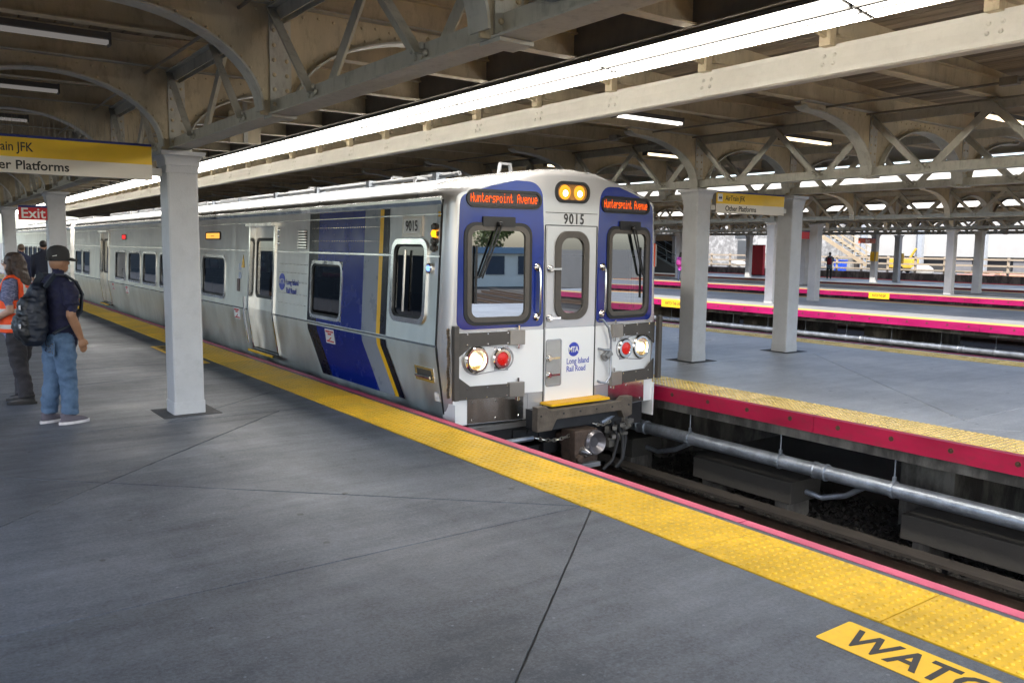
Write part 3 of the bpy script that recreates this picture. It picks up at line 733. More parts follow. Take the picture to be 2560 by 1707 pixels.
# vertical drain pipes beside the column heads
for (x, y, lab) in ((2.60, 9.78, 'round downpipe above the left foreground column head'), (10.80, 9.72, 'round downpipe above the left column of the opposite platform')):
    e = EMPTY('downpipe', (x, y, 2.83)); MB().tube([(0, 0, 0), (0, 0, 1.12)], .052, 14).build('pipe', PAINT2, e, smooth=True)
    cl = MB().lathe([(.053, -.02), (.062, -.018), (.062, .018), (.053, .02)], 14); cl = cl.mesh('clamp', PAINT2)
    OBJ('clamp', cl, e, (0, 0, .3)); OBJ('clamp', cl, e, (0, 0, .85)); TAG(e, lab, 'pipe')
# hanging panel behind the lattice girder
e = EMPTY('hanging_sign', (4.05, 12.2, 3.28)); TAG(e, 'tan sign panel seen from behind, hanging above the train side by a strut', 'sign')
MB().bb(-.22, .22, -.03, .03, 0, .44).build('panel', PAINT, e, bevel=.006); MB().bb(-.03, .03, -.05, -.031, -.0, .70).build('strut', PAINT2, e)
# round luminaire on the girder at the top of the picture
e = EMPTY('round_luminaire', (2.36, 2.95, 2.99)); TAG(e, 'grey round lamp housing on the lattice girder at the top edge', 'lamp')
MB().lathe([(.02, .16), (.09, .15), (.12, .10), (.125, 0.0), (.115, -.04)], 20).build('housing', PAINT2, e, smooth=True)
MB().lathe([(.11, -.045), (.10, -.055), (.05, -.065)], 20).build('lens', M('lens_grey', (0.5, 0.5, 0.5), 0.3), e, smooth=True)

# ================================================================== lamps
TUBE = E('fluorescent_diffuser', (1.0, 0.95, 0.86), 6.5)
TUBE_B = E('fluorescent_tube', (1.0, 0.95, 0.85), 1.2)
TUBE_A = E('fluorescent_tube_dim', (1.0, 0.93, 0.88), 0.045)
HOUS = M('fixture_housing', (0.09, 0.085, 0.08), 0.6)
def strip_lamp(L):
    h = MB(); h.prism([(5.412, 3.655), (5.412, 3.622), (5.865, 3.552), (5.895, 3.555), (5.895, 3.60), (5.80, 3.655)], lambda u, v, d: (u - 5.4, d, v - 3.6), -L / 2 + .01, L / 2 - .01)
    h.bb(.190, .232, -L / 2 + .01, L / 2 - .01, -.030, .01); h.bb(.320, .338, -L / 2 + .01, L / 2 - .01, -.042, -.02)
    h = h.mesh('housing', HOUS)
    out = []
    for (x0, z0, x1, z1) in ((5.416, 3.617, 5.588, 3.591), (5.634, 3.584, 5.718, 3.571), (5.740, 3.568, 5.862, 3.549), (5.898, 3.556, 5.898, 3.602)):
        dx, dz = x1 - x0, z1 - z0; l = math.hypot(dx, dz); nx, nz = dz / l * .003, -dx / l * .003
        m = MB(); m.prism([(x0 - 5.4, z0 - 3.6), (x1 - 5.4, z1 - 3.6), (x1 - 5.4 + nx, z1 - 3.6 + nz), (x0 - 5.4 + nx, z0 - 3.6 + nz)], lambda u, v, d: (u, d, v), -L / 2 + .025, L / 2 - .025)
        out.append(m.mesh('diffuser', TUBE if x0 < 5.8 else E('added_side_glow', (1.0, 0.94, 0.82), 14.0)))  # unseen right-hand side added, glowing brighter to light the edge girder
    return h, out
SLH, SLD = strip_lamp(2.65)
NTH = ('first second third fourth fifth sixth seventh eighth ninth tenth eleventh twelfth thirteenth fourteenth fifteenth sixteenth seventeenth eighteenth nineteenth twentieth').split() + ['twenty-' + q for q in ('first', 'second', 'third', 'fourth', 'fifth')]
for k in range(24):
    y = 3.64 - 1.325 - 2.65 * 1 + 2.65 * k
    e = EMPTY('strip_lamp', (5.4, y, 3.6)); OBJ('housing', SLH, e)
    for d in SLD: OBJ('diffuser', d, e)
    TAG(e, 'brightly lit strip lamp over the track, %s in its line from the camera' % NTH[k], 'lamp', 'continuous line of strip lamps over the track')
def tube_lamp(L, em):
    h = MB(); h.bb(-L / 2, L / 2, -.06, .06, .03, .085); h.bb(-L / 2 - .02, -L / 2, -.065, .065, -.02, .09); h.bb(L / 2, L / 2 + .02, -.065, .065, -.02, .09); h = h.mesh('housing', HOUS)
    t = MB()
    for y in (-.03, .03): t.tube([(-L / 2, y, .01), (L / 2, y, .01)], .018, 8)
    return h, t.mesh('tube', em, smooth=True)
TBW = tube_lamp(1.25, E('added_tube_glow_warm', (1.0, 0.80, 0.50), 1.1))[1]; TA = tube_lamp(1.5, TUBE_A); TB = tube_lamp(1.25, TUBE_B)
for k in range(-1, 9):
    e = EMPTY('tube_lamp', (.82, 8.36 + 3.0333 * k, 3.60)); OBJ('housing', TA[0], e); OBJ('tube', TA[1], e)
    TAG(e, 'dim tube lamp under the near canopy at upper left, %s from the camera' % NTH[k + 1], 'lamp', 'tube lamps under the near canopy')
e = EMPTY('tube_lamp', (8.42, 8.5, 3.60)); OBJ('housing', TB[0], e); OBJ('tube', TB[1], e); TAG(e, 'lit white tube lamp under the opposite canopy just above the train roof', 'lamp')
for k in range(-2, 5):
    e = EMPTY('tube_lamp', (12.0, 8.5 + 3.0333 * k, 3.60)); OBJ('housing', TB[0], e); OBJ('tube', TBW, e, (0, 0, 0))  # tubes given an added warm glow to brighten the canopy underside
    TAG(e, 'tube lamp with added warm glow under the opposite canopy above its centre line, %s from the camera' % NTH[k + 2], 'lamp', 'tube lamps under the opposite canopy')
# unseen left floor and wall, added to block sky and darken train reflections
XL = -9.4
PL = MB().bb(-19, XL + 3.6, -30, 300, -.34, 0).build('platform', M('added_floor_dark', (0.035, 0.035, 0.037), 0.9, 0, 0.3, 2)); TAG(PL, 'added unseen dark floor on the far left side, mirrored in the train', kind='structure')
wl = EMPTY('added_sky_screen', (-19, 0, -1.4)); TAG(wl, 'added unseen grey wall blocking sky at far left, mirrored in the train side', 'wall')
MB().bb(-.4, 0, -30, 420, 0, 5.1).build('screen_body', M('screen_grey', (0.05, 0.052, 0.056), 0.9, 0, 0.3, 4), wl)
for k in range(0): MB().bb(0.0, .06, -20 + 7 * k, -17.4 + 7 * k, 1.8, 3.6).build('window', M('wall_window', (0.02, 0.022, 0.025), 0.3), wl)

# conduits and junction boxes strung along the girders
CONDM = M('conduit_paint', (0.22, 0.20, 0.17), 0.5, 0.3, 0.2, 5, dirt=0.3)
for (par, x, z, y1) in ((CA, GIRD + .14, 3.655 - .02, 40), (CA, GIRD - .30, 3.60, 40), (CB, -GIRD - .16, 3.635, 40), (CB, -2.3, 3.64, 40), (CA, 3.0, 3.645, 40)):
    m = MB(); pts = [(x + .012 * math.sin(y * 1.7), y, z - .012 * abs(math.sin(y * 1.036))) for y in [(-1 + .8 * k) for k in range(int((y1 + 1) / .8))]]
    m.tube(pts, .014, 6); m.build('conduit', CONDM, par, smooth=True)
    for k in range(4): MB().bb(x - .05, x + .05, 4.2 + 6.07 * k, 4.38 + 6.07 * k, z - .05, z + .035).build('junction_box', CONDM, par, bevel=.006)
# ================================================================== the train
TX, TY = 6.385, 7.66
BLUE = M('train_blue', (0.006, 0.021, 0.19), 0.18, 0, 0.06, 3, coat=0.35)
NAVY = M('train_navy', (0.010, 0.011, 0.022), 0.28, 0, 0.1, 3, spec=0.2)
BLUES = M('wrap_blue', (0.006, 0.020, 0.20), 0.24, 0.0, 0.04, 3, spec=0.18)
WGREY = M('wrap_grey', (0.24, 0.27, 0.32), 0.30, 0.0, 0.06, 3, spec=0.2)
WYEL = M('wrap_yellow', (0.80, 0.46, 0.01), 0.35, 0.0, 0.05, 3)
SILV = M('silver_paint', (0.53, 0.53, 0.545), 0.24, 0.5, 0, 4, coat=0.3)
WHT = M('train_white_paint', (0.80, 0.81, 0.82), 0.28, 0.05, 0, 4, coat=0.3)
GASK = M('gasket_brown_grey', (0.075, 0.066, 0.058), 0.5, 0, 0.15, 9)
CHROME = M('chrome', (0.8, 0.78, 0.74), 0.12, 1.0, 0.05, 9)
GATE = M('gate_rubber', (0.065, 0.058, 0.052), 0.55, 0, 0.15, 12)
BUMP = M('bumper_steel', (0.13, 0.105, 0.082), 0.6, 0.3, 0.35, 7, 0.2, 50, dirt=0.3)
RUSTY = M('coupler_rust', (0.095, 0.066, 0.05), 0.75, 0.3, 0.4, 10, 0.4, 50)
INTW = M('interior_wall', (0.12, 0.12, 0.115), 0.6, 0, 0.05, 3); INTD = M('interior_seat', (0.012, 0.014, 0.03), 0.7); INTG = M('interior_grey', (0.07, 0.07, 0.075), 0.6)
T = EMPTY('commuter_train', (TX, TY, 0)); TAG(T, 'silver commuter train with blue front panels standing at the near platform', 'train')
WP = [(-.12, 1.525), (0, 1.545), (.30, 1.585), (.62, 1.632), (.75, 1.645), (2.36, 1.56)]
RP = [(0, 2.765), (.5, 2.735), (.9, 2.67), (1.2, 2.60), (1.45, 2.52), (1.54, 2.44), (1.56, 2.36)]
def w(z): return interp(z, WP)
def zr(x): return interp(abs(x), RP)
def side(s, off=0.0): return lambda y, z, d=0.0: (s * (w(z) + off + d), y, z)
def grid_open(m, ys, zs, holes, fn, mi=0):
    ys = sorted(set(round(a, 4) for a in ys)); zs = sorted(set(round(a, 4) for a in zs))
    idx = {}; vs = []; fs = []
    def vid(i, j):
        if (i, j) not in idx: idx[(i, j)] = len(vs); vs.append(fn(ys[i], zs[j]))
        return idx[(i, j)]
    for i in range(len(ys) - 1):
        for j in range(len(zs) - 1):
            cy, cz = (ys[i] + ys[i + 1]) / 2, (zs[j] + zs[j + 1]) / 2
            if any(a < cy < b and c < cz < d for a, b, c, d in holes): continue
            fs.append((vid(i, j), vid(i + 1, j), vid(i + 1, j + 1), vid(i, j + 1)))
    m.add(vs, fs, mi)
YF, YR = 0.34, 24.95                       # body side from behind the mask to the rear end
def L(y): return y - TY                    # world y -> train y
CABW = (L(8.31), L(9.07), 1.00, 1.88)
WINS = [(L(10.56), L(11.58), .84, 1.59), (L(15.67), L(17.08), .87, 1.60), (L(17.45), L(18.80), .87, 1.60), (L(19.15), L(20.50), .87, 1.60), (L(20.88), L(22.20), .87, 1.60), (L(22.53), L(23.84), .87, 1.60), (L(24.25), L(25.54), .87, 1.60), (L(29.58), L(30.75), .85, 1.56), (L(31.1), L(32.25), .85, 1.56)]
DOORS = [(L(13.12), L(14.26)), (L(26.52), L(27.72))]
def window(par, s, r, glassm, ring=.035, proud=.012, rad=.09, gm=None):
    y0, y1, z0, z1 = r; f = side(s)
    o = rrect(y0 - ring, y1 + ring, z0 - ring, z1 + ring, rad + ring); i = rrect(y0 + .012, y1 - .012, z0 + .012, z1 - .012, rad)
    W = MB(); W.ring(o, i, f, -.03, proud); W = W.build('window', gm or STEELP, par, smooth=True)
    g = MB(); g.ring(rrect(y0 + .012, y1 - .012, z0 + .012, z1 - .012, rad), rrect(y0 + .04, y1 - .04, z0 + .04, z1 - .04, rad * .8), f, -.03, .002); g.build('gasket', BLACK, W)
    p = MB(); Q = rrect(y0 + .02, y1 - .02, z0 + .02, z1 - .02, rad); p.add([f(a, b, -.012) for a, b in Q], [tuple(range(len(Q)))]); p.build('pane', glassm, W, recalc=False)
    return W
def car_side(par, s, wins, doors, cab, y0, y1, steel, detail=True):
    f = side(s); holes = [(a + .01, b - .01, c + .01, d - .01) for a, b, c, d in wins] + [(a, b, .07, 2.14) for a, b in doors] + ([(cab[0] + .01, cab[1] - .01, cab[2] + .01, cab[3] - .01)] if cab else [])
    ys = [y0, y1] + [v for h in holes for v in h[:2]]; zs = [-.12, 0, .07, .3, .62, .75, 1.2, 1.74, 2.14, 2.36] + [v for h in holes for v in h[2:]]
    k = y0
    while k < y1: ys.append(k); k += 1.4
    m = MB(); grid_open(m, ys, zs, holes, f); m.build('side_panel', steel, par, recalc=False)
    for r in wins: window(par, s, r, GLASS if s < 0 else DGLASS)
    for (a, b) in doors:
        # recessed sliding leaf, jambs, sill plate
        D = MB(); zsd = [.07, .3, .62, .75, .86, 1.62, 1.9, 2.02, 2.14]; lf = lambda y, z, d=0: (s * (w(z) - .075 + d), y, z)
        la, lb = a, b; wy0, wy1 = a + .16, b - .12
        grid_open(D, [la, wy0, wy1, lb], [.07, .3, .62, .75, .98, 1.92, 2.14], [(wy0, wy1, .98, 1.92)], lf); D = D.build('door', steel, par, recalc=False)
        R = MB(); R.ring(rrect(wy0 - .03, wy1 + .03, .95, 1.95, .11), rrect(wy0 + .02, wy1 - .02, 1.0, 1.90, .08), lf, -.01, .012); R.build('window_gasket', BLACK, D, smooth=True)
        Q = rrect(wy0, wy1, .98, 1.92, .08); MB().add([lf(p, q, .002) for p, q in Q], [tuple(range(len(Q)))]).build('pane', GLASS if s < 0 else DGLASS, D, recalc=False)
        for (c, d) in ((a - .05, a + .012), (b - .012, b + .05)):
            J = MB()
            for z0_, z1_ in zip(zsd, zsd[1:]):
                vs = [(s * (w(z) + o), y, z) for z in (z0_, z1_) for y in (c, d) for o in (-.09, .022)]
                J.add(vs, [(0, 1, 3, 2), (4, 6, 7, 5), (0, 4, 5, 1), (2, 3, 7, 6), (0, 2, 6, 4), (1, 5, 7, 3)])
            J.build('door_jamb', STEELP, par)
        H = MB(); H.bb(-.09, .03, a - .05, b + .05, 2.14, 2.19); H.build('door_header', STEELP, par, (s * w(2.16) if s > 0 else s * w(2.16), 0, 0))
        P = MB(); P.bb(-.12, .10, a - .02, b + .02, .035, .06); P.build('door_sill', M('sill_grey', (0.06, 0.06, 0.055), 0.7), par, (s * w(.05), 0, 0))
        Q = MB(); Q.bb(.101, .112, a - .02, b + .02, .03, .065); Q.build('sill_edge', WYEL, par, (s * w(.05), 0, 0)) if s > 0 else MB().bb(-.125, -.101, a - .02, b + .02, .03, .065).build('sill_edge', WYEL, par, (s * w(.05), 0, 0))
        # indicator lamps on the jamb
        for z in (1.86, 1.98, 2.07): MB().lathe([(.035, 0), (.035, .012), (.022, .02)], 10, f(a - .17, z, 0), Matrix.Rotation(s * pi / 2, 3, 'Y')).build('door_indicator', CHROME, par, smooth=True)
    # belt rail and cove
    for z, h in ((.735, .012), (1.735, .008), (2.20, .006)):
        B = MB(); segs = []
        cur = y0
        for (a, b) in sorted([(a - .06, b + .06) for a, b in doors] + ([(cab[0] - .04, cab[1] + .04)] if (cab and 1.0 < z < 1.88) else [])): segs.append((cur, a)); cur = b
        segs.append((cur, y1))
        for a, b in segs: B.add([(s * (w(z + dz) + o), y, z + dz) for y in (a, b) for o in (-.01, .008) for dz in (-h, h)], [(0, 1, 3, 2), (4, 6, 7, 5), (0, 4, 5, 1), (2, 3, 7, 6), (0, 2, 6, 4), (1, 5, 7, 3)])
        B.build('belt_rail', STEELP, par)
    # gutter under the roof edge
    G = MB(); G.add([(s * (1.56 + o), y, z) for y in (y0, y1) for (o, z) in ((-.01, 2.30), (.012, 2.305), (.03, 2.35), (.03, 2.385), (-.01, 2.40))], [(k, (k + 1) % 5, 5 + (k + 1) % 5, 5 + k) for k in range(5)] + [(0, 1, 2, 3, 4), (5, 6, 7, 8, 9)]); G.build('gutter', STEELP, par)
car_side(T, -1, WINS, DOORS, CABW, YF, YR, STEEL)
car_side(T, 1, WINS, DOORS, CABW, YF, YR, STEEL)
window(T, -1, CABW, GLASS, ring=.05, proud=.02, rad=.10, gm=STEELP)
window(T, 1, CABW, DGLASS, ring=.05, proud=.02, rad=.10, gm=STEELP)
f = side(-1)
MB().tube([f(L(8.75), 1.08, .03), f(L(8.75), 1.80, .03)], .018, 8).build('cab_window_bar', STEELP, T, smooth=True)
# rows of spot weld dimples on the side
dm = MB()
for z in (1.28, 1.42, 1.55, 1.90, 2.08, .95, 1.10):
    y = L(11.75) if z < 1.7 else L(9.5)
    while y < (L(12.9) if z < 1.7 else L(11.6)):
        dm.lathe([(.009, 0), (.006, .0035)], 6, f(y, z, .006), Matrix.Rotation(-pi / 2, 3, 'Y')); y += .055
dm.build('weld_dimples', STEELP, T)
# ---- vinyl wrap bands on the side
def band(name, mat, ya, yb, zlist, holes, shift, off):
    m = MB(); fs_ = lambda y, z: (-(w(z) + off), y - (0 if z > .62 else shift * (.62 - z) / .62), z)
    ys = [ya, yb] + [v for h in holes for v in h[:2] if ya < v < yb]; zs = list(zlist) + [v for h in holes for v in h[2:]]
    zs = [z for z in zs if zlist[0] <= z <= zlist[-1]]
    grid_open(m, ys, zs, holes, fs_); m.build(name, mat, T, recalc=False)
HW = [(L(10.53), L(11.61), .81, 1.62)]
low = [.0, .15, .3, .62, .70]; mid = [.755, 1.2, 1.72]; up = [1.75, 2.0, 2.29]
for (nm, mt, ya, yb) in (('wrap_navy', NAVY, L(11.36), L(11.70)), ('wrap_blue', BLUES, L(9.89), L(11.36)), ('wrap_grey', WGREY, L(9.47), L(9.89)), ('wrap_yellow', WYEL, L(9.37), L(9.47)), ('wrap_black', NAVY, L(9.22), L(9.37))):
    for zl in (low, mid, up): band(nm, mt, ya, yb, zl, HW if zl is mid else [], .33, .0045)
# side details: number plate, marker lamps, decals, vents, grab box
def plate(name, y0, y1, z0, z1, mat, par=T, d=.02, s=-1, rad=.01):
    m = MB(); m.prism(rrect(y0, y1, z0, z1, rad, 3), side(s), .0, d); return m.build(name, mat, par)
def side_text(s_, y, z, size, mat, par, off=.006, sx=1.0, align='CENTER'):
    me = text_mesh(s_, size, mat, align, .001, .002, 1.0, sx)
    o = OBJ('lettering', me, par, (-(w(z) + off), y, z), (pi / 2, 0, -pi / 2)); return o
np_ = plate('number_plate', L(8.40), L(8.87), 1.95, 2.19, M('plate_frame', (0.55, 0.5, 0.45), 0.35, 0.8, 0.1, 9), d=.018)
p2 = plate('plate_face', L(8.44), L(8.83), 1.99, 2.16, WHITE, np_, .021); side_text('9015', L(8.635), 2.072, .17, MATS['decal_black'], np_, .024, .85)
for i, z in enumerate((2.06, 1.985, 1.905, 1.825)):
    m = MB(); m.lathe([(.045, 0), (.045, .02), (.03, .035)], 12, f(L(8.14), z, 0), Matrix.Rotation(-pi / 2, 3, 'Y')); b = m.build('marker_lamp', E('marker_amber', (1.0, 0.36, 0.01), 0.8) if i == 1 else M('marker_off', (0.07, 0.06, 0.05), 0.3), T, smooth=True)
    MB().box(f(L(8.14), z, .005), (.01, .15, .05)).build('lamp_base', GASK, b)
m = MB().lathe([(.06, 0), (.06, .02), (.045, .03)], 16, f(L(8.20), 1.60, 0), Matrix.Rotation(-pi / 2, 3, 'Y')).build('side_lamp', CHROME, T, smooth=True)
MB().lathe([(.035, .03), (.028, .04)], 14, f(L(8.20), 1.60, 0), Matrix.Rotation(-pi / 2, 3, 'Y')).build('lens', E('lamp_blue', (0.10, 0.2, 1.0), 1.2), m, smooth=True)
st = plate('notice', L(8.00), L(8.10), 2.10, 2.30, M('notice_grey', (0.45, 0.5, 0.55), 0.5), d=.004); plate('notice_mark', L(8.025), L(8.075), 2.17, 2.23, WYEL, st, .006)
def emergency(y, z, w_=.30, h=.20):
    p = plate('emergency_notice', y - w_ / 2, y + w_ / 2, z - h / 2, z + h / 2, WHITE, d=.008); RED = M('notice_red', (0.55, 0.02, 0.02), 0.5)
    side_text('EMERGENCY ACCESS', y, z + h * .33, .035, RED, p, .0095, .75); side_text('WINDOW', y, z + h * .15, .032, RED, p, .0095, .8); side_text('BREAK IN CASE OF EMERGENCY', y, z - h * .36, .024, RED, p, .0095, .7)
    m = MB(); m.prism([(y - .05, z - .02), (y + .07, z - .075), (y + .075, z - .06), (y - .045, z - .004)], side(-1), .0082, .0095); m.build('arrow', RED, p)
emergency(L(10.92), .58); emergency(L(14.95), .62, .3, .2); emergency(L(25.9), .62, .34, .2); emergency(L(24.1), .60, .4, .22)
# MTA roundel on the side and lettering
ROUND = M('logo_blue', (0.03, 0.05, 0.42), 0.4)
def roundel(par, fn, cx, cz, r):
    m = MB(); m.prism(circ(cx, cz, r), fn, .0005, .003); return m.build('logo_disc', ROUND, par)
r_ = MB(); r_.prism(circ(L(12.75), 1.27, .13), f, .001, .0045); r_ = r_.build('logo_disc', ROUND, T); side_text('MTA', L(12.75), 1.27, .12, M('logo_white', (0.6, 0.6, 0.62), 0.4), r_, .006)
side_text('Long Island', L(12.32), 1.27, .12, ROUND, T, .003, .9); side_text('Rail Road', L(12.36), 1.14, .12, ROUND, T, .003, .9)
v = plate('side_vent', L(11.80), L(12.14), 1.78, 2.06, M('vent_dark', (0.02, 0.02, 0.02), 0.6), d=.003)
for k in range(7): plate('vent_blade', L(11.80), L(12.14), 1.79 + k * .04, 1.812 + k * .04, STEELP, v, .014)
# destination display on the side
for (y0_, y1_, c) in ((L(15.95), L(16.92), (1.0, .45, .08)), (L(24.2), L(24.75), (1.0, .05, .05))):
    d_ = plate('destination_display', y0_, y1_, 1.92, 2.07, BLACK, d=.012, rad=.05); s_ = plate('screen', y0_ + .06, y1_ - .06, 1.945, 2.045, E('side_led_%d' % int(c[1] * 100), c, 0.35), d_, .0135, rad=.01)
    side_text('-----' if c[1] > .3 else '---', (y0_ + y1_) / 2, 1.995, .085, M('led_dark', (0.25, 0.1, 0.02), 0.5), d_, .016, 1.6)
d_ = plate('step_box', L(8.12), L(8.55), .30, .47, STEELP, d=.006); plate('step_recess', L(8.17), L(8.50), .33, .44, M('recess_grey', (0.12, 0.12, 0.12), 0.4, 0.6), d_, .008)
MB().tube([f(L(8.17), .36, .03), f(L(8.50), .36, .03)], .018, 8).build('step_bar', STEELP, T, smooth=True)
plate('fuse_cover', L(8.05), L(8.15), .10, .20, WHITE, d=.01)
for z in (1.30, 1.45): plate('door_notice', L(14.72), L(14.86), z - .06, z + .06, M('notice_blue', (0.45, 0.5, 0.62), 0.5), d=.004)
plate('intercom', L(14.80), L(14.92), 1.02, 1.24, M('intercom_dark', (0.10, 0.05, 0.05), 0.4), d=.01)
tri = MB(); tri.prism([(L(14.55), 1.44), (L(14.72), 1.44), (L(14.635), 1.66)], f, .001, .006); tri.build('warning_triangle', WYEL, T)
MB().tube([f(L(14.42), .95, .04), f(L(14.42), .62, .05), f(L(14.42), .15, .05)], .02, 8).build('grab_rail', STEELP, T, smooth=True)
# ---- roof
xs_r = [x for x, _ in RP]; xs_r = sorted(set([-x for x in xs_r] + xs_r + [.7, -.7, .25, -.25, 1.35, -1.35, 1.5, -1.5]))
rf = MB(); rows = []
for y in (.95, 3, 8, 14, 20, YR): rows.append([(x, y, zr(x)) for x in xs_r])
vs = [p for r in rows for p in r]; n = len(xs_r)
rf.add(vs, [(i * n + k, i * n + k + 1, (i + 1) * n + k + 1, (i + 1) * n + k) for i in range(len(rows) - 1) for k in range(n - 1)])
rf.build('roof', M('roof_metal', (0.52, 0.54, 0.57), 0.32, 0.85, 0.08, 2), T, smooth=True, recalc=False, angle=None)
# rear end wall and underframe
rw = MB(); pr = [(-w(z), z) for z in (-.1, .3, .75, 1.5, 2.36)] + [(x, zr(x)) for x in xs_r] + [(w(z), z) for z in (2.36, 1.5, .75, .3, -.1)]
rw.add([(x, YR, z) for x, z in pr], [tuple(range(len(pr)))]); rw.build('end_wall', STEEL, T)
MB().bb(-1.42, 1.42, .6, YR - .1, -.55, -.10).build('underframe', DARK, T)
for y in (3.6, 20.6):
    b = MB(); b.bb(-1.1, 1.1, y - 1.4, y + 1.4, -.95, -.55); b = b.build('bogie', DARK, T)
    for dy in (-1.1, 1.1):
        for s in (-.72, .72): MB().lathe([(.1, -.07), (.44, -.07), (.46, -.05), (.42, .07), (.1, .07)], 20, (s, y + dy, -.80), Matrix.Rotation(pi / 2, 3, 'Y')).build('wheel', RAIL, b)
# roof equipment: conduit rails with clamps, vents, antenna
for (xr, ya, yb) in ((-.62, 1.6, 9.5), (-.80, 1.2, 9.0), (-.45, 10, 22)):
    c = MB(); c.tube([(xr, ya, zr(xr) + .05), (xr, yb, zr(xr) + .05)], .028, 8); c.build('roof_conduit', M('conduit_grey', (0.30, 0.31, 0.33), 0.4, 0.6), T, smooth=True)
    y = ya + .5
    while y < yb: MB().bb(xr - .07, xr + .07, y - .05, y + .05, zr(xr) - .02, zr(xr) + .09).build('conduit_clamp', GALV, T); y += 1.9
for (x, y, h) in ((-.30, .95, .12), (-.55, 3.3, .1), (-.7, 6.0, .1), (-.95, 1.9, .05)):
    a = MB(); a.bar((x - .1, y, zr(x) - .01), (x - .07, y, zr(x) + h), .02, .05, up=(0, 1, 0)); a.bar((x + .1, y, zr(x) - .01), (x + .07, y, zr(x) + h), .02, .05, up=(0, 1, 0)); a.bb(x - .08, x + .08, y - .03, y + .03, zr(x) + h - .012, zr(x) + h + .012); a.build('lifting_lug', M('lug_grey', (0.40, 0.41, 0.43), 0.45, 0.4), T)
for k in range(5):
    y = 4.5 + k * 4.2; MB().bb(-.5, .5, y, y + 3.2, 2.70, 2.835).build('roof_unit', M('roof_unit_grey', (0.35, 0.36, 0.38), 0.5, 0.5), T, bevel=.03)
# ---- front mask
def rake(x): return 0.0 if abs(x) < .40 else .155 * (abs(x) - .40) / 1.16
def FR_(x, z, d=0.0): return (x, rake(x) - d, z)
HOLE = [(.62, 1.375, 1.02, 2.07), (-1.375, -.62, 1.02, 2.07), (-.20, .20, 1.06, 1.98)]
cols = sorted(set([0, .2, .395, .40, .62, 1.0, 1.375]) | set(-v for v in (0, .2, .395, .40, .62, 1.0, 1.375)))
zlev = [-.14, 0, .15, .5, .75, .92, 1.02, 1.06, 1.3, 1.6, 1.98, 2.07, 2.2, 2.30]
NC = 7
def col_points(kind, z):    # x and y for a column at height z ('c', x) or corner ('k', s, t)
    if kind[0] == 'c': return kind[1], rake(kind[1])
    s, t = kind[1], kind[2]; wf = w(z) - .10; a = t * pi / 2
    return s * (wf + .10 * math.sin(a)), rake(wf) + (YF - rake(wf)) * (1 - math.cos(a))
kinds = [('k', -1, 1 - i / NC) for i in range(NC + 1)] + [('c', x) for x in cols] + [('k', 1, i / NC) for i in range(NC + 1)]
F = MB(); vid = {}; V = []; Fs = []; FM = []
top_n = 5
def rr_depth(x):
    a = abs(x); return .13 if a < .45 else .13 + min(1, (a - .45) / .35) * .34
for ci, kd in enumerate(kinds):
    for zi, z in enumerate(zlev):
        x, y = col_points(kd, z); vid[(ci, zi)] = len(V); V.append((x, y, z))
    x, y = col_points(kd, 2.30); zt = zr(x) if kd[0] == 'c' else max(2.36, zr(x)); z0 = max(2.30, zt - .09)
    vid[(ci, len(zlev))] = len(V); V.append((x, y, z0))
    for k in range(1, top_n + 1):
        a = k / top_n * pi / 2; dep = rr_depth(x) if kd[0] == 'c' else max(0.0, .47 - (y - .12)) * 1.0
        vid[(ci, len(zlev) + k)] = len(V); V.append((x, y + dep * (1 - math.cos(a)), z0 + (zt - z0) * math.sin(a)))
    vid[(ci, len(zlev) + top_n + 1)] = len(V); V.append((x if abs(x) < 1.56 else math.copysign(1.56, x), .96, zr(x)))
NZ = len(zlev) + top_n + 2
for ci in range(len(kinds) - 1):
    for zi in range(NZ - 1):
        x = (V[vid[(ci, zi)]][0] + V[vid[(ci + 1, zi)]][0]) / 2; z = (V[vid[(ci, zi)]][2] + V[vid[(ci, zi + 1)]][2]) / 2
        if kinds[ci][0] == 'c' and kinds[ci + 1][0] == 'c' and zi < len(zlev) - 1 and any(a < x < b and c < z < d for a, b, c, d in HOLE): continue
        Fs.append((vid[(ci, zi)], vid[(ci + 1, zi)], vid[(ci + 1, zi + 1)], vid[(ci, zi + 1)]))
F.add(V, Fs); F.build('front_mask', SILV, T, smooth=True, recalc=False, angle=.5)
gp = MB()
for s in (-1, 1):
    for z0_, z1_ in zip((-.1, .3, .62, .75, 1.5), (.3, .62, .75, 1.5, 2.36)): gp.add([(s * (w(z) + o), y, z) for z in (z0_, z1_) for y in (YF - .012, YF + .02) for o in (-.03, .006)], [(0, 1, 3, 2), (4, 6, 7, 5), (0, 4, 5, 1), (2, 3, 7, 6), (0, 2, 6, 4), (1, 5, 7, 3)])
gp.build('corner_seam', BLACK, T)
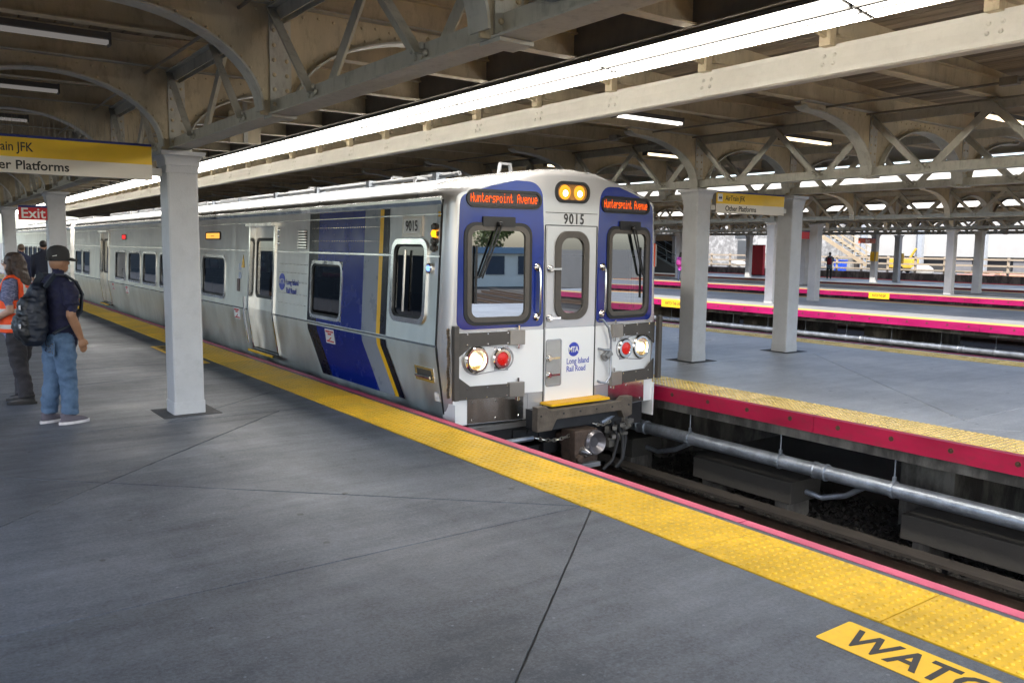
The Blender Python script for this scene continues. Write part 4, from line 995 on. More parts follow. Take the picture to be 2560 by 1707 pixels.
# blue panels: ring between the windshield and the panel outline
def raycast(poly, c, a):
    dx, dy = math.cos(a), math.sin(a); best = None
    for i in range(len(poly)):
        (x1, y1), (x2, y2) = poly[i], poly[(i + 1) % len(poly)]; ex, ey = x2 - x1, y2 - y1; den = dx * ey - dy * ex
        if abs(den) < 1e-9: continue
        t = ((x1 - c[0]) * ey - (y1 - c[1]) * ex) / den; u = ((x1 - c[0]) * dy - (y1 - c[1]) * dx) / den
        if t > 0 and -1e-6 <= u <= 1 + 1e-6 and (best is None or t > best): best = t
    return (c[0] + dx * best, c[1] + dy * best)
def arc(cx, cy, r, a0, a1, n=6): return [(cx + r * math.cos(a0 + (a1 - a0) * k / n), cy + r * math.sin(a0 + (a1 - a0) * k / n)) for k in range(n + 1)]
for s in (-1, 1):
    poly = arc(.47, 1.00, .06, 1.5 * pi, pi, 4)[::-1] + arc(1.40, 1.03, .10, 1.5 * pi, 2 * pi, 5) + [(1.485, 1.8), (1.465, 2.30)] + arc(1.36, 2.325, .10, 0, .42 * pi, 4) + [(1.1, 2.515), (.78, 2.59)] + arc(.62, 2.40, .185, .52 * pi, pi, 7) + [(.415, 2.0)]
    poly = [(.41 if p[0] < .41 else p[0], p[1]) for p in poly]
    c = (.95, 1.55); inn = rrect(.60, 1.395, 1.0, 2.09, .12)
    angs = sorted([math.atan2(p[1] - c[1], p[0] - c[0]) for p in poly] + [math.atan2(p[1] - c[1], p[0] - c[0]) for p in inn])
    O = [raycast(poly, c, a) for a in angs]; I = [raycast(inn, c, a) for a in angs]
    fn = lambda u, v, d, s=s: FR_(s * u, v, d)
    B = MB().ring(O, I, fn, -.002, .006).build('blue_panel', BLUE, T)
    gk = MB(); gk.ring(rrect(.575, 1.42, .975, 2.115, .14), rrect(.635, 1.36, 1.035, 2.055, .10), fn, -.03, .018); gk = gk.build('windshield', BLACK, T, smooth=True)
    MB().ring(rrect(.61, 1.385, 1.01, 2.08, .125), rrect(.665, 1.33, 1.065, 2.025, .08), fn, .0, .024).build('inner_gasket', GASK, gk, smooth=True)
    Q = rrect(.64, 1.355, 1.04, 2.05, .09); MB().add([fn(a, b, .004) for a, b in Q], [tuple(range(len(Q)))]).build('pane', CGLASS, gk, recalc=False)
    MB().prism(rrect(.80, 1.20, 2.07, 2.18, .01, 2), fn, .004, .03).build('wiper_box', BLACK, gk)
    wp = MB(); c0 = Vector(fn(1.02, 2.10, .05)); c1 = Vector(fn(1.24 if s < 0 else 1.24, 1.52, .05))
    tip = Vector(fn(1.30, 1.28, .045)) 
    wp.bar(c0, c1, .014, .02); wp.bar(c0 + Vector((.05, 0, 0)), c1 + Vector((.02, 0, -.02)), .012, .016); wp.bar(Vector(fn(1.285, 1.86, .04)), Vector(fn(1.295, 1.22, .04)), .018, .022); wp.bar(c1, Vector(fn(1.29, 1.5, .045)), .014, .014)
    wp.lathe([(.03, 0), (.03, .04), (.02, .05)], 10, c0, Matrix.Rotation(pi / 2, 3, 'X')); wp.build('wiper', BLACK, T)
    # destination display: dot matrix letters
    D = MB(); D.ring(rrect(.455, 1.395, 2.275, 2.475, .10), rrect(.485, 1.365, 2.305, 2.445, .07), fn, .0, .02); D = D.build('destination_display', BLACK, T, smooth=True)
    Q = rrect(.47, 1.38, 2.29, 2.46, .08); MB().prism(Q, fn, .004, .009).build('screen', M('screen_dark', (0.035, 0.025, 0.024), 0.25), D)
    # lower white panel and lamps
    MB().prism([(.405, .17), (1.49, .17), (1.515, .90), (.405, .90)], fn, .001, .006).build('white_panel', WHT, T)
    hl = MB(); hl.ring(arc(1.27, .59, .172, -.5 * pi, .5 * pi, 14) + [(.955, .725)] + arc(.93, .59, .135, .5 * pi, 1.5 * pi, 12) + [(.955, .455)], [(1.0 + (p[0] - 1.0) * .93, .59 + (p[1] - .59) * .92) for p in (arc(1.27, .59, .172, -.5 * pi, .5 * pi, 14) + [(.955, .725)] + arc(.93, .59, .135, .5 * pi, 1.5 * pi, 12) + [(.955, .455)])], fn, .004, .016)
    hl = hl.build('lamp_surround', SILV, T, smooth=True)
    Rf = Matrix.Rotation(pi / 2, 3, 'X')
    hd = MB().lathe([(.155, 0), (.155, .035), (.14, .05), (.115, .05), (.105, .03)], 26, fn(1.27, .59, .006), Rf, cap=False).build('headlight', CHROME, T, smooth=True)
    MB().lathe([(.112, .030), (.10, .012), (.07, .0), (.03, -.006)], 22, fn(1.27, .59, .012), Rf, cap=False).build('reflector', M('reflector_gold', (0.9, 0.72, 0.42), 0.18, 1.0, 0, emis=0.05, ecol=(1.0, 0.6, 0.25)), hd, smooth=True); MB().lathe([(.108, .030), (.06, .040), (.002, .043)], 22, fn(1.27, .59, .012), Rf).build('lens', glass('lens_glass', (0.95, 0.93, 0.88), 0.05), hd, smooth=True)
    MB().lathe([(.006, .0), (.05, .008), (.056, .020), (.040, .032), (.004, .036)], 14, fn(1.262, .588, .026), Rf).build('bulb', E('headlight_core', (1.0, 0.88, 0.62), 2.2), hd, smooth=True)
    tl = MB().lathe([(.125, 0), (.125, .03), (.112, .045), (.08, .045), (.072, .03)], 24, fn(.955, .59, .006), Rf, cap=False).build('tail_light', CHROME, T, smooth=True)
    MB().lathe([(.075, .028), (.066, .038), (.03, .046), (.002, .047)], 20, fn(.955, .59, .006), Rf).build('lens', M('tail_lens_red', (0.42, 0.006, 0.006), 0.3, emis=0.08, ecol=(0.9, 0.02, 0.01)), tl, smooth=True)
    MB().prism([(.86, .45), (1.04, .45), (1.04, .73), (.86, .73)], fn, .005, .0075).build('lamp_plate', SILV, T)
    # safety gate: post, two tapered arms, hinge blocks, chains
    G = MB(); G.bb(-.03, .03, -.03, .03, .16, .985); G = G.build('gate_post', GATE, T, fn(1.60, 0, .02), bevel=.004)
    G.location = (s * 1.565, .06, 0)
    for (za, zb, zc, zd) in ((.755, .90, .64, .90), (.30, .155, .42, .155)):
        p = [(.86, min(za, zb)), (.86, max(za, zb))] + ([(1.52, .90), (1.52, .62), (1.36, .74)] if za > .5 else [(1.36, .30), (1.52, .42), (1.52, .155)])
        A = MB(); A.prism(p, fn, .035, .055); A = A.build('gate_arm', GATE, T)
        for u in (.9, 1.15, 1.4): 
            for v_ in (.17, .28) if za < .5 else (.77, .885): MB().lathe([(.011, 0), (.008, .006)], 7, fn(u, v_, .055), Rf).build('gate_bolt', CHROME, A)
        HB = MB(); HB.prism([(.68, min(za, zb) - .012), (.87, min(za, zb) - .012), (.87, max(za, zb) + .012), (.68, max(za, zb) + .012)], fn, .008, .062); HB = HB.build('hinge_block', M('hinge_grey', (0.33, 0.30, 0.27), 0.4, 0.7), T, bevel=.004)
        c_ = fn(.745, (za + zb) / 2, .035); MB().tube([(c_[0], c_[1], min(za, zb) - .06), (c_[0], c_[1], max(za, zb) + .06)], .012, 8).build('hinge_pin', CHROME, HB)
    ch = MB(); 
    for k in range(22): ch.lathe([(.017, -.012), (.024, 0), (.017, .012)], 7, (s * 1.615, .13 + .01 * math.sin(k), .20 + k * .035), Matrix.Rotation(k * 1.3, 3, 'Y') @ Matrix.Rotation(pi / 2, 3, 'X'))
    ch.build('gate_chain', M('chain_steel', (0.25, 0.2, 0.15), 0.4, 0.9), T)
    # polished valance plates, corner skirts, small hatch
    V_ = MB().prism([(.66, -.13), (1.37, -.13), (1.37, .15), (.66, .15)], fn, .004, .012).build('valance_plate', STEELP, T)
    for (u, v_) in ((.72, .11), (.72, -.09), (1.02, .11), (1.02, -.09), (1.31, .11), (1.31, -.09)): MB().lathe([(.016, 0), (.012, .008)], 8, fn(u, v_, .012), Rf).build('bolt', CHROME, V_)
    K = MB().prism([(1.375, -.14), (1.545, -.14), (1.545, .14), (1.375, .14)], fn, .004, .011).build('corner_skirt', WHT, T)
    ks = MB(); ks.bb(-.008, .008, .10, .36, -.34, .10); ks.build('side_skirt', WHT, T, (s * 1.535, 0, 0))
    MB().prism([(.42, -.03), (.60, -.03), (.60, .16), (.42, .16)], fn, .002, .009).build('front_hatch', SILV, T)
    # grab rails beside the door
    x_ = s * .50
    gr = MB(); gr.tube([FR_(x_, 1.62, .0), FR_(x_, 1.60, .06), FR_(x_, 1.55, .075), FR_(x_, 1.12, .075), FR_(x_, 1.07, .06), FR_(x_, 1.05, 0)], .014, 8); gr = gr.build('grab_rail', STEELP, T, smooth=True)
    for z in (1.62, 1.05): MB().lathe([(.045, 0), (.045, .02), (.02, .04)], 12, FR_(x_, z, .0), Rf).build('rail_boss', CHROME, gr, smooth=True)
# dot matrix text
GL = {'H': '10001 10001 10001 11111 10001 10001 10001', 'u': '00000 00000 10001 10001 10001 10011 01101', 'n': '00000 00000 10110 11001 10001 10001 10001', 't': '01000 01000 11100 01000 01000 01001 00110',
      'e': '00000 00000 01110 10001 11111 10000 01110', 'r': '00000 00000 10110 11001 10000 10000 10000', 's': '00000 00000 01111 10000 01110 00001 11110', 'p': '00000 00000 11110 10001 11110 10000 10000',
      'o': '00000 00000 01110 10001 10001 10001 01110', 'i': '00100 00000 01100 00100 00100 00100 01110', 'A': '01110 10001 10001 11111 10001 10001 10001', 'v': '00000 00000 10001 10001 10001 01010 00100', ' ': '00000 ' * 7}
LED = E('led_orange', (1.0, 0.11, 0.008), 0.55)
txt = 'Hunterspoint Avenue'
for s in (-1, 1):
    m = MB(); cw = .83 / (len(txt) * 6 - 1); x0 = (.51 if s > 0 else -1.34)
    for ci, ch_ in enumerate(txt):
        for r_i, row in enumerate(GL[ch_].split()):
            for b_i, b in enumerate(row):
                if b == '1':
                    x = x0 + (ci * 6 + b_i) * cw; z = 2.428 - r_i * .0145; p = [FR_(x + a * cw * .47, z + c * .0068, .0125) for a, c in ((-1, -1), (1, -1), (1, 1), (-1, 1))]
                    m.add(p, [(0, 1, 2, 3)])
    m.build('led_lettering', LED, T, recalc=False)
# centre: roof lamp, number, end door
f0 = lambda u, v, d: (u, -d, v)
RL = MB().ring(rrect(-.265, .265, 2.365, 2.615, .115), rrect(-.225, .225, 2.40, 2.58, .085), f0, -.05, .012).build('roof_lamp', BLACK, T, smooth=True)
MB().prism(rrect(-.24, .24, 2.38, 2.60, .10), f0, -.03, .001).build('lamp_bowl', M('amber_bowl', (0.30, 0.14, 0.03), 0.3, 0, 0.3, 15), RL)
for x in (-.115, .105):
    MB().lathe([(.085, .002), (.07, .010), (.03, .014), (.002, .015)], 18, (x, 0, 2.487), Rf).build('lens', E('roof_lamp_amber', (1.0, 0.36, 0.03), 0.45), RL, smooth=True)
    MB().lathe([(.036, .014), (.02, .02), (.002, .021)], 12, (x, 0, 2.475), Rf).build('bulb', E('roof_lamp_core', (1.0, 0.85, 0.55), 4), RL, smooth=True)
MB().bb(-.395, .395, -.004, .0, 2.245, 2.252).build('panel_seam', BLACK, T); MB().bb(-.395, .395, -.004, .0, 2.098, 2.108).build('panel_seam', BLACK, T)
OBJ('number', text_mesh('9015', .165, M('number_black', (0.03, 0.03, 0.03), 0.5), 'CENTER', .001, .003, 1.22, .82), T, (.03, -.004, 2.175), (pi / 2, 0, 0))
for s in (-1, 1): MB().bb(s * .395 - .008, s * .395 + .008, -.003, .02, -.02, 2.10).build('door_gap', BLACK, T)
ED = MB().ring(rrect(-.375, .375, .92, 2.085, .02), rrect(-.205, .205, 1.05, 1.99, .14), f0, .0005, .012).build('end_door', SILV, T)
MB().ring(rrect(-.255, .255, 1.0, 2.04, .18), rrect(-.175, .175, 1.08, 1.96, .12), f0, .006, .035).build('window_gasket', GASK, ED, smooth=True)
Q = rrect(-.20, .20, 1.06, 1.98, .13); MB().add([f0(a, b, .014) for a, b in Q], [tuple(range(len(Q)))]).build('pane', CGLASS, ED, recalc=False)
MB().prism(rrect(-.375, .375, .03, .905, .015, 2), f0, .001, .012).build('lower_door_panel', WHT, ED)
MB().ring(rrect(-.37, -.135, .22, .78, .03, 3), rrect(-.37, -.15, .235, .765, .02, 3), f0, .010, .022).build('panel_rim', SILV, ED)
MB().prism(rrect(-.37, -.15, .235, .765, .02, 3), f0, .0122, .0135).build('latch_recess', M('latch_grey', (0.42, 0.41, 0.40), 0.4, 0.3), ED)
for z in (1.60, .56, .36, 1.03):
    h = MB().lathe([(.045, 0), (.045, .02), (.028, .045)], 12, (-.33, -.014, z), Rf); h.bar((-.33, -.05, z), (-.19, -.055, z), .016, .024); h.build('latch_handle', CHROME, ED, smooth=True)
lg = MB().prism(circ(.055, .64, .085, 28), f0, .0125, .0145).build('logo_disc', ROUND, ED)
OBJ('logo_letters', text_mesh('MTA', .095, WHITE, 'CENTER', .0008, .002, .9, .85), lg, (.05, -.0155, .637), (pi / 2, 0, .0))
LB = M('lettering_blue', (0.05, 0.07, 0.40), 0.5)
OBJ('lettering', text_mesh('Long Island', .098, LB, 'LEFT', .0006, .0015, .98, .82), ED, (-.055, -.0135, .497), (pi / 2, 0, 0)); OBJ('lettering', text_mesh('Rail Road', .098, LB, 'LEFT', .0006, .0015, .98, .82), ED, (-.055, -.0135, .405), (pi / 2, 0, 0))
# bent rail on the right hand lower panel with receptacle
R2 = MB(); R2.tube([FR_(.47, .98, .0), FR_(.47, .98, .07), FR_(.55, .88, .10), FR_(.60, .72, .10), FR_(.60, .28, .10), FR_(.53, .20, .09), FR_(.46, .21, .06), FR_(.46, .22, 0)], .015, 8); R2.tube([FR_(.46, .62, 0), FR_(.47, .615, .09), FR_(.60, .60, .10)], .015, 8); R2.build('bent_rail', M('rail_grey', (0.30, 0.32, 0.36), 0.35, 0.7), T, smooth=True)
J = MB(); J.box((.57, -.035, .54), (.14, .06, .09), Matrix.Rotation(-.6, 3, 'Y')); J.box((.57, -.075, .55), (.10, .03, .05), Matrix.Rotation(-.6, 3, 'Y')); J.build('jumper_socket', M('socket_grey', (0.28, 0.28, 0.28), 0.4, 0.7), T, bevel=.006)
# anticlimber, step, coupler gear
AC = MB(); P = [(-.73, .06), (-.60, .06), (-.54, .01), (.54, .01), (.60, .06), (.73, .06), (.73, -.17), (.60, -.20), (.55, -.10), (-.45, -.10), (-.52, -.22), (-.73, -.22)]
AC.prism(P, lambda u, v, d: (u, d, v), -.34, -.24); AC = AC.build('anticlimber', BUMP, T, bevel=.008)
for u in (-.68, -.35, -.1, .15, .4, .67): MB().lathe([(.012, 0), (.012, .006)], 8, (u, -.34, -.04), Rf).build('bolt', DARK, AC)
MB().bb(-.45, .45, -.24, -.02, .028, .05).build('step_plate', WYEL, T)
sm = MB()
for i in range(30):
    sm.bb(-.44 + i * .03, -.425 + i * .03, -.235, -.03, .05, .056)
sm.build('step_ribs', WYEL, T)
MB().bb(-.62, .62, -.24, .3, -.24, -.02).build('draft_sill', DARK, T); MB().bb(-1.35, 1.35, .12, .7, -.42, -.14).build('front_frame', DARK, T)
MB().bb(-1.4, -.6, .02, .10, -.22, -.16).build('guard_bar', M('guard_steel', (0.35, 0.34, 0.33), 0.3, 0.9), T)
CP = MB(); CP.bb(-.19, .17, -.36, -.10, -.66, -.27); CP.tube([(-.02, -.2, -.45), (-.02, .6, -.42)], .09, 12); CP = CP.build('coupler', RUSTY, T, bevel=.03)
MB().lathe([(.145, 0), (.15, .03), (.13, .07), (.105, .05), (.06, .01)], 22, (.10, -.36, -.43), Rf).build('coupler_funnel', M('funnel_steel', (0.22, 0.21, 0.22), 0.35, 0.7), CP, smooth=True)
MB().lathe([(.06, 0), (.062, .05), (.03, .12), (.004, .16)], 16, (-.07, -.36, -.52), Rf).build('coupler_cone', M('cone_steel', (0.5, 0.5, 0.52), 0.25, 0.9), CP, smooth=True)
MB().bb(-.20, .18, -.40, -.12, -.72, -.665).build('contact_box', M('contact_grey', (0.35, 0.36, 0.38), 0.45, 0.5), CP, bevel=.01)
MB().lathe([(.05, 0), (.05, .05), (.03, .06)], 12, (-.13, -.36, -.60), Rf).build('coupler_port', RUSTY, CP)
def chain(pts, r):
    m = MB()
    for i, (a, b) in enumerate(zip(pts, pts[1:])):
        a = Vector(a); b = Vector(b); c = (a + b) / 2; d = (b - a); l = d.length * .68; d.normalize(); u = Vector((0, 0, 1)) if i % 2 else Vector((0, 1, 0)); u = (u - d * u.dot(d)).normalized()
        ring = [c + d * l * math.cos(k * pi / 5) + u * l * .5 * math.sin(k * pi / 5) for k in range(11)]; m.tube(ring, r, 5)
    return m
P1 = [(-.70 + i * .052, -.26, -.30 - .06 * math.sin(i / 12 * pi)) for i in range(11)]; chain(P1, .007).build('safety_chain', M('chain_bright', (0.55, 0.52, 0.45), 0.3, 0.9), T)
P1 = [(.18 + i * .045, -.26, -.235 - .03 * math.sin(i / 6 * pi)) for i in range(7)]; chain(P1, .007).build('safety_chain', MATS['chain_bright'], T)
MB().tube([(-1.15, -.05, -.36), (-.62, -.12, -.34)], .03, 8).build('brake_pipe', MATS['rail_grey'], T); MB().tube([(.30, -.25, -.24), (.60, -.20, -.17)], .03, 8).build('brake_pipe', MATS['rail_grey'], T)
for k, (x, dx) in enumerate(((.62, -.28), (.75, -.2), (.70, -.12))): MB().tube([(x, -.10, -.30), (x + .02, -.2, -.48), (x + dx * .5, -.28, -.72), (x + dx, -.26, -.82)], .022, 8).build('brake_hose', BLACK, T, smooth=True)
cl = MB(); rd = random.Random(5)
for i in range(16): cl.box((.55 + rd.random() * .42, -.24 + rd.random() * .2, -.28 - rd.random() * .28), (.05 + rd.random() * .08, .05, .03 + rd.random() * .06), Matrix.Rotation(rd.random(), 3, 'Z'))
cl.build('coupler_valves', M('valve_grey', (0.20, 0.19, 0.17), 0.5, 0.5), T)
cl = MB()
for i in range(22): cl.box((-1.15 + rd.random() * 1.7, .02 + rd.random() * .25, -.30 - rd.random() * .35), (.1 + rd.random() * .25, .06, .04 + rd.random() * .12))
cl.build('underfloor_gear', DARK, T)
# ---- interior
it = MB(); it.bb(-1.46, 1.46, .25, YR - .1, -.02, .02); it.build('cabin_floor', INTG, T)
it = MB(); it.bb(-1.45, 1.45, 1.2, YR - .1, 2.28, 2.32); it.build('cabin_ceiling', INTW, T)
MB().bb(-1.48, 1.48, 2.05, 2.09, .02, 2.3).build('cab_bulkhead', INTG, T)
c_ = MB(); c_.bb(-1.45, -.50, .42, .95, .02, .82); c_.bb(.50, 1.45, .42, .95, .02, .82); c_.build('cab_console', INTG, T, bevel=.03)
for x in (-.95, .95):
    s_ = MB(); s_.bb(x - .25, x + .25, 1.25, 1.7, .42, .52); s_.bb(x - .25, x + .25, 1.68, 1.78, .5, 1.25); s_.build('cab_seat', INTD, T, bevel=.03)
sm = MB(); sm.bb(-.5, .5, -.06, .06, .45, 1.12); sm.bb(-.5, .5, -.44, .06, .38, .47); sm = sm.mesh('seat', INTD, bevel=.02)
for y in [L(15.4) + .86 * k for k in range(13)]:
    for x in (-.92, .92): OBJ('seat', sm, T, (x, y, 0))
for y in (L(10.6), L(11.4)): OBJ('seat', sm, T, (-.92, y, 0))
lm = MB().bb(-.07, .07, 2.3, YR - .6, 2.262, 2.275)
for x in (-.62, .62): lm2 = MB().bb(x - .06, x + .06, 2.3, YR - .6, 2.262, 2.275).build('cabin_light', E('cabin_light_glow', (0.95, 1.0, 0.95), 0.12), T)

DRIVER_SPOT = (TX - .95, TY + 1.15)
# ---- following car
T2 = EMPTY('train_car', (TX, TY + YR + .85, 0)); TAG(T2, 'second silver train car partly hidden behind the people at far left', 'train car')
W2 = [(1.0 + k * 1.65, 2.25 + k * 1.65, .87, 1.60) for k in (0, 1)] + [(7.6 + k * 1.65, 8.85 + k * 1.65, .87, 1.60) for k in range(7)]
car_side(T2, -1, W2, [(5.0, 6.2), (19.3, 20.5)], None, 0.02, 25.4, STEEL)
q = MB(); q.add([(w(z), y, z) for y in (.02, 25.4) for z in (-.1, .75, 2.36)], [(0, 1, 4, 3), (1, 2, 5, 4)]); q.build('side_panel', STEEL, T2, recalc=False)
rf = MB(); rows = [[(x, y, zr(x)) for x in xs_r] for y in (.02, 8, 16, 25.4)]; vs = [p for r in rows for p in r]
rf.add(vs, [(i * n + k, i * n + k + 1, (i + 1) * n + k + 1, (i + 1) * n + k) for i in range(3) for k in range(len(xs_r) - 1)]) if False else rf.add(vs, [(i * len(xs_r) + k, i * len(xs_r) + k + 1, (i + 1) * len(xs_r) + k + 1, (i + 1) * len(xs_r) + k) for i in range(3) for k in range(len(xs_r) - 1)])
rf.build('roof', MATS['roof_metal'], T2, smooth=True, recalc=False, angle=None)
for y in (.02, 25.4): MB().add([(x, y, z) for x, z in pr], [tuple(range(len(pr)))]).build('end_wall', STEEL, T2)
MB().bb(-1.42, 1.42, .2, 25.2, -.55, -.1).build('underframe', DARK, T2); MB().bb(-1.45, 1.45, .1, 25.3, -.02, .02).build('cabin_floor', INTG, T2)
for k in range(5): MB().bb(-.5, .5, 2 + k * 4.4, 5.2 + k * 4.4, 2.70, 2.83).build('roof_unit', MATS['roof_unit_grey'], T2, bevel=.03)
MB().bb(-.6, .6, -.80, 0.0, .02, 2.1).build('gangway', BLACK, T2)

# ================================================================== signs on the platforms
SY = M('sign_yellow', (0.86, 0.55, 0.015), 0.35, 0, 0.05, 3); SB = M('sign_blue', (0.012, 0.025, 0.16), 0.4); SW = M('sign_cream', (0.74, 0.69, 0.60), 0.4, 0, 0.04, 3); SK = M('sign_black', (0.02, 0.018, 0.016), 0.5)
def hanging_sign(x0, x1, y, z0, z1, lab, spikes=False):
    e = EMPTY('hanging_sign', ((x0 + x1) / 2, y, z0)); W = x1 - x0; H = z1 - z0; zb = H * .93; zy = H * .42
    MB().bb(-W / 2 + .004, W / 2 - .004, -.045, .045, .002, H - .002).build('sign_box', M('sign_core', (0.3, 0.28, 0.25), 0.5), e)
    for s, nm in ((-1, 'front'), (1, 'back')):
        y_ = s * .052
        MB().bb(-W / 2, W / 2, min(y_, y_ * .86), max(y_, y_ * .86), 0, zy).build('cream_panel', SW, e); MB().bb(-W / 2, W / 2, min(y_, y_ * .86), max(y_, y_ * .86), zy, zb).build('yellow_panel', SY, e); MB().bb(-W / 2, W / 2, min(y_, y_ * .86), max(y_, y_ * .86), zb, H).build('blue_band', SB, e)
    xt = -W / 2 + .125 * W
    OBJ('lettering', text_mesh('AirTrain JFK', .122, SK, 'LEFT', .001, .001, 1.0, .80), e, (xt, -.0535, zy + (zb - zy) * .50), (pi / 2, 0, 0))
    OBJ('lettering', text_mesh('Other Platforms', .122, SK, 'LEFT', .001, .002, 1.0, .99), e, (xt, -.0535, zy * .48), (pi / 2, 0, 0))
    ic = MB().bb(-W / 2 + .03, -W / 2 + .15, -.0545, -.052, zy + .035, zb - .02).build('icon_tile', WHITE, e)
    a = MB(); a.prism([(-W / 2 + .045, zy + .095), (-W / 2 + .085, zy + .065), (-W / 2 + .085, zy + .085), (-W / 2 + .105, zy + .085), (-W / 2 + .105, zy + .065), (-W / 2 + .138, zy + .095), (-W / 2 + .105, zy + .125), (-W / 2 + .105, zy + .105), (-W / 2 + .085, zy + .105), (-W / 2 + .085, zy + .125)], lambda u, v, d: (u, -d, v), .0546, .0556); a.build('icon_mark', SB, ic)
    for s in (-1, 1): MB().bb(s * W / 2 - (.10 if s < 0 else 0), s * W / 2 + (.10 if s > 0 else 0), -.03, .03, H * .12, H * .34).build('mount_bracket', CREAM, e)
    if spikes:
        m = MB(); rd = random.Random(2)
        x = -W / 2 + .02
        while x < W / 2:
            for dy in (-.03, .03): m.tube([(x, dy, H), (x + rd.uniform(-.02, .02), dy + rd.uniform(-.03, .03), H + rd.uniform(.15, .22))], .0013, 4, False)
            x += .045
        m.build('bird_spikes', M('spike_steel', (0.25, 0.23, 0.20), 0.5, 0.6), e)
    return TAG(e, lab, 'sign')
hanging_sign(.34, 2.14, 9.44, 2.50, 2.862, 'large yellow and cream directional sign cut off by the left picture edge', True)
hanging_sign(10.89, 12.68, 9.42, 2.45, 2.805, 'small yellow and cream directional sign between the two opposite platform columns')
def plain_sign(name, x0, x1, y, z0, z1, mat, txt, size, tmat, lab, rot=0, emis=None):
    e = EMPTY(name, ((x0 + x1) / 2, y, z0)); e.rotation_euler = (0, 0, rot); W = x1 - x0; H = z1 - z0
    MB().bb(-W / 2, W / 2, -.05, .05, 0, H).build('panel', mat, e, bevel=.004)
    MB().bb(-W / 2, W / 2, -.052, .052, H + .001, H + .04).build('top_rail', SB, e)
    for i, t in enumerate(txt): OBJ('lettering', text_mesh(t, size, tmat, 'CENTER', .001, .004, 1.0, 1.0), e, (0, -.0515, H * (1 - (i + .5) / len(txt))), (pi / 2, 0, 0))
    return TAG(e, lab, 'sign')
RD = M('sign_red', (0.62, 0.015, 0.025), 0.4)
plain_sign('exit_sign', 1.79, 2.27, 18.5, 2.26, 2.49, RD, ['Exit'], .27, M('sign_letter_white', (0.8, 0.8, 0.77), 0.5), 'red sign with white lettering left of the second near platform column')
plain_sign('departure_display', .95, 2.15, 27.4, 2.02, 2.62, BLACK, ['-- ----', '-- -------', '-- -----'], .17, E('display_orange', (1.0, 0.30, 0.02), 0.6), 'dark departure display with orange lettering at the far left edge')
plain_sign('exit_sign', 25.0, 26.6, 18.55, 2.25, 2.5, RD, ['Exit'], .27, MATS['sign_letter_white'], 'red hanging sign behind the right column of the opposite platform')
plain_sign('exit_sign', 44.4, 46.0, 27.6, 2.28, 2.55, M('sign_orange', (0.5, 0.09, 0.04), 0.5), ['Exit'], .27, MATS['sign_letter_white'], 'faded red sign left of the farthest platform columns')
def column_plate(x, y, z0, z1, wy, mat, lab, cat='sign', extra=None):
    e = EMPTY('column_plate', (x, y, z0)); MB().bb(-.015, .015, -wy / 2, wy / 2, 0, z1 - z0).build('plate', mat, e)
    MB().bb(-wy / 2, wy / 2, -.02, .012, 0, z1 - z0).build('front_plate', mat, e, (0.18, -.17, 0))
    if extra:
        m = MB(); m.ring(circ(.18, (z1 - z0) * .68, .085, 18), circ(.18, (z1 - z0) * .68, .062, 18), lambda u, v, d: (u, -.19 - d, v), .001, .004); m.build('prohibition_ring', RD, e)
    TAG(e, lab, cat)
column_plate(24.74, 18.6, 1.72, 2.16, .2, WHITE, 'white prohibition notice on the pale blue column behind the opposite platform', extra=True)
column_plate(24.74, 18.6, 1.05, 1.66, .2, WYEL, 'yellow notice below the white notice on the pale blue column')
column_plate(48.82, 27.7, 1.10, 1.72, .24, WYEL, 'yellow notice on the right of the two farthest platform columns')
column_plate(46.0, 27.7, 1.25, 1.8, .24, WYEL, 'yellow notice on the left of the two farthest platform columns')
e = EMPTY('platform_name_plate', (36.75, 36.5, 0)); MB().bb(-.02, .02, -.3, .02, .75, 2.15).build('red_plate', M('plate_red', (0.7, 0.1, 0.04), 0.5), e); MB().bb(-.16, .16, -.02, .0, .75, 2.10).build('white_plate', WHITE, e, (.30, .05, 0)); TAG(e, 'tall white and orange notice on the column just right of the train front', 'sign')

